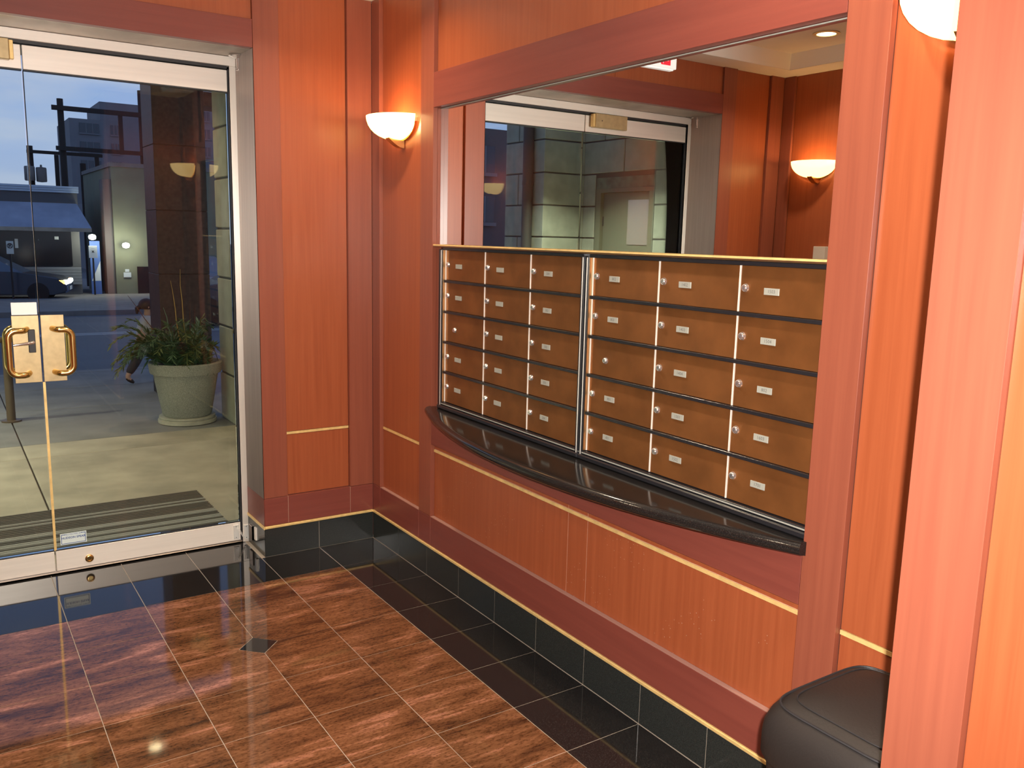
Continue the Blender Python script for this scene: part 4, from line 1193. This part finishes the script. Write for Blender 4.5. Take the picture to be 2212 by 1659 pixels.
def sign_post(x_, y_, ztop, w_, h_, name, label, ring=False):
    t = empty(name, (x_, y_, zg(y_)), label, 'sign')
    MB().tube([(x_, y_+.03, zg(y_)-.05), (x_, y_+.03, ztop)], 0.03, 8).build('post', 'pole_wood', t)
    m = MB(); m.box(x_-w_/2, x_+w_/2, y_-.012, y_, ztop-h_, ztop, bev=.004)
    if ring:
        c = Vector((x_, y_-.016, ztop-h_*.36)); R1 = w_*.36
        P = [c+Vector((R1*math.cos(2*PI*k/20), 0, R1*math.sin(2*PI*k/20))) for k in range(21)]
        m.tube(P, .012, 6, mi=1); m.text('P', .16, Matrix.Translation(c) @ TXT_F, 1, bold=.006)
        m.tube([c+Vector((-R1*.7, 0, R1*.7)), c+Vector((R1*.7, 0, -R1*.7))], .010, 6, mi=1)
    else:
        m.text('x', .12, Matrix.Translation((x_, y_-.016, ztop-h_*.45)) @ TXT_F, 1, bold=.01)
        m.text('.....', .10, Matrix.Translation((x_, y_-.016, ztop-h_*.16)) @ TXT_F, 1)
    m.build('plate', ['poster_pale', 'plate_ink'] if not ring else ['sign_metal', 'plate_ink'], t)
sign_post(3.0, 30.4, 0.98, .28, .43, 'notice_sign', 'white square sign on a dark post beside the blue poster')
sign_post(0.22, 27.5, 1.15, .20, .40, 'no_parking_sign', 'no parking sign on a post at the left edge beside the car', True)

# utility poles
def hframe(name, y_, posts, arms, label, drops=(), cans=()):
    t = empty(name, (posts[0][0], y_, zg(y_)), label, 'utility pole', 'utility pole frames')
    for (x_, zt) in posts:
        MB().tube([(x_, y_, zg(y_)-.1), (x_-.03, y_, zt)], [.15, .13], 10).build('pole', 'pole_wood', t)
    for (x0, x1, z_, w_) in arms:
        bx('cross_arm', (x0, x1, y_-.30, y_-.16, z_-w_, z_+w_), 'pole_wood', t)
    for (x_, z0, z1) in drops:
        bx('drop_post', (x_-.09, x_+.09, y_-.28, y_-.18, z0, z1), 'pole_wood', t)
    for (x_, z_) in cans:
        MB().lathe((x_, y_-.45, z_), [(.02, 0), (.20, .02), (.22, .06), (.22, .62), (.20, .66), (.05, .68), (.04, .78)], 14).build('transformer', 'concrete_dark', t, smooth=True)
hframe('utility_frame', 40, [(3.40, 7.2), (6.75, 7.9)], [(3.0, 6.9, 6.78, .10), (3.08, 6.95, 5.06, .09)], 'tall dark utility pole frame with two cross arms before the tower', drops=[(5.77, 4.96, 6.7)])
hframe('utility_frame', 42, [(2.28, 5.25), (4.45, 4.6)], [(2.1, 5.25, 4.98, .07)], 'lower dark utility pole frame with transformers at the left', drops=[(3.3, 3.4, 4.9), (5.0, 2.4, 4.9)], cans=[(2.15, 3.65), (2.62, 3.62)])
sl = empty('street_lamp', (4.35, 40.6, zg(40)), 'thin street lamp with small amber head in front of the concrete building', 'street lamp')
MB().tube([(4.35, 40.6, zg(40)-.1), (4.36, 40.6, 2.2), (4.75, 40.5, 2.5), (5.5, 40.4, 3.12)], [.07, .05, .035, .03], 8).build('arm', 'pole_wood', sl)
MB().lathe((5.6, 40.35, 3.08), [(.03, 0), (.24, .04), (.26, .10), (.05, .18)], 14).build('head', 'street_lamp_glow', sl, smooth=True)

# far tower and right-hand buildings
def tower(name, x0, x1, y0, y1, z0, z1, label, cols, rows, wz, top=None, dz=2.85, wall='tower_wall'):
    t = empty(name, ((x0+x1)/2, y0, z0), label, 'building', 'far city buildings')
    bx('wall', (x0, x1, y0, y1, z0, z1), wall, t)
    if top: bx('roof_block', top, 'tower_wall', t)
    for (cx, w_) in cols:
        for r in range(rows):
            zt = z1-wz-r*dz
            f = bx('window', (cx-w_/2, cx+w_/2, y0-.12, y0-.002, zt-1.5, zt), 'tower_glass', t)
            bx('sill', (cx-w_/2-.1, cx+w_/2+.1, y0-.25, y0-.121, zt-1.72, zt-1.52), 'tower_wall', f)
            for q in (-1, 1):
                bx('mullion', (cx+q*w_/6-.05, cx+q*w_/6+.05, y0-.16, y0-.121, zt-1.5, zt), 'tower_wall', f)
    return t
tower('apartment_tower', 17.6, 34.5, 150, 165, -4, 18.4, 'pale concrete apartment tower behind the utility poles', [(20.4, 2.8), (24.2, 1.4), (30.2, 3.0), (33.2, 2.2)], 6, 0.6, top=(22.2, 33.5, 151, 164, 18.4, 21.4))
tower('office_block', 36.2, 39.4, 148, 160, -4, 22.0, 'narrow grey office block seen right of the stone column', [(37.6, 1.6)], 7, 1.0)
tower('low_block', 9.0, 14.5, 70, 80, -3, 3.6, 'low dark building behind the shop roof at the left', [(10.4, 1.4), (12.8, 1.4)], 2, .8)
sf = empty('storefront', (14, 46, zg(45)), 'storefront with pale sign panels seen right of the stone column', 'building')
bx('wall', (10.2, 24, 46, 54, zg(45)-.4, 5.4), 'store_wall', sf)
bx('sign_panel', (10.4, 20, 45.7, 45.98, 2.35, 3.45), 'poster_pale', sf)
bx('sign_panel', (10.4, 20, 45.7, 45.98, 4.3, 5.35), 'tower_wall', sf)
bx('sign_panel', (10.4, 20, 45.7, 45.98, .45, 1.0), 'poster_pale', sf)
bx('shop_window', (10.5, 20, 45.9, 45.98, -1.0, .4), 'shop_glass', sf)
# street skyline to the left, seen in the mirror
tower('dark_block', -46, -19, 40, 52, -3, 7.85, 'dark low building far left of the street seen in the mirror', [(-40, 2), (-35, 2), (-30, 2), (-25, 2)], 2, 1.0, wall='store_wall')
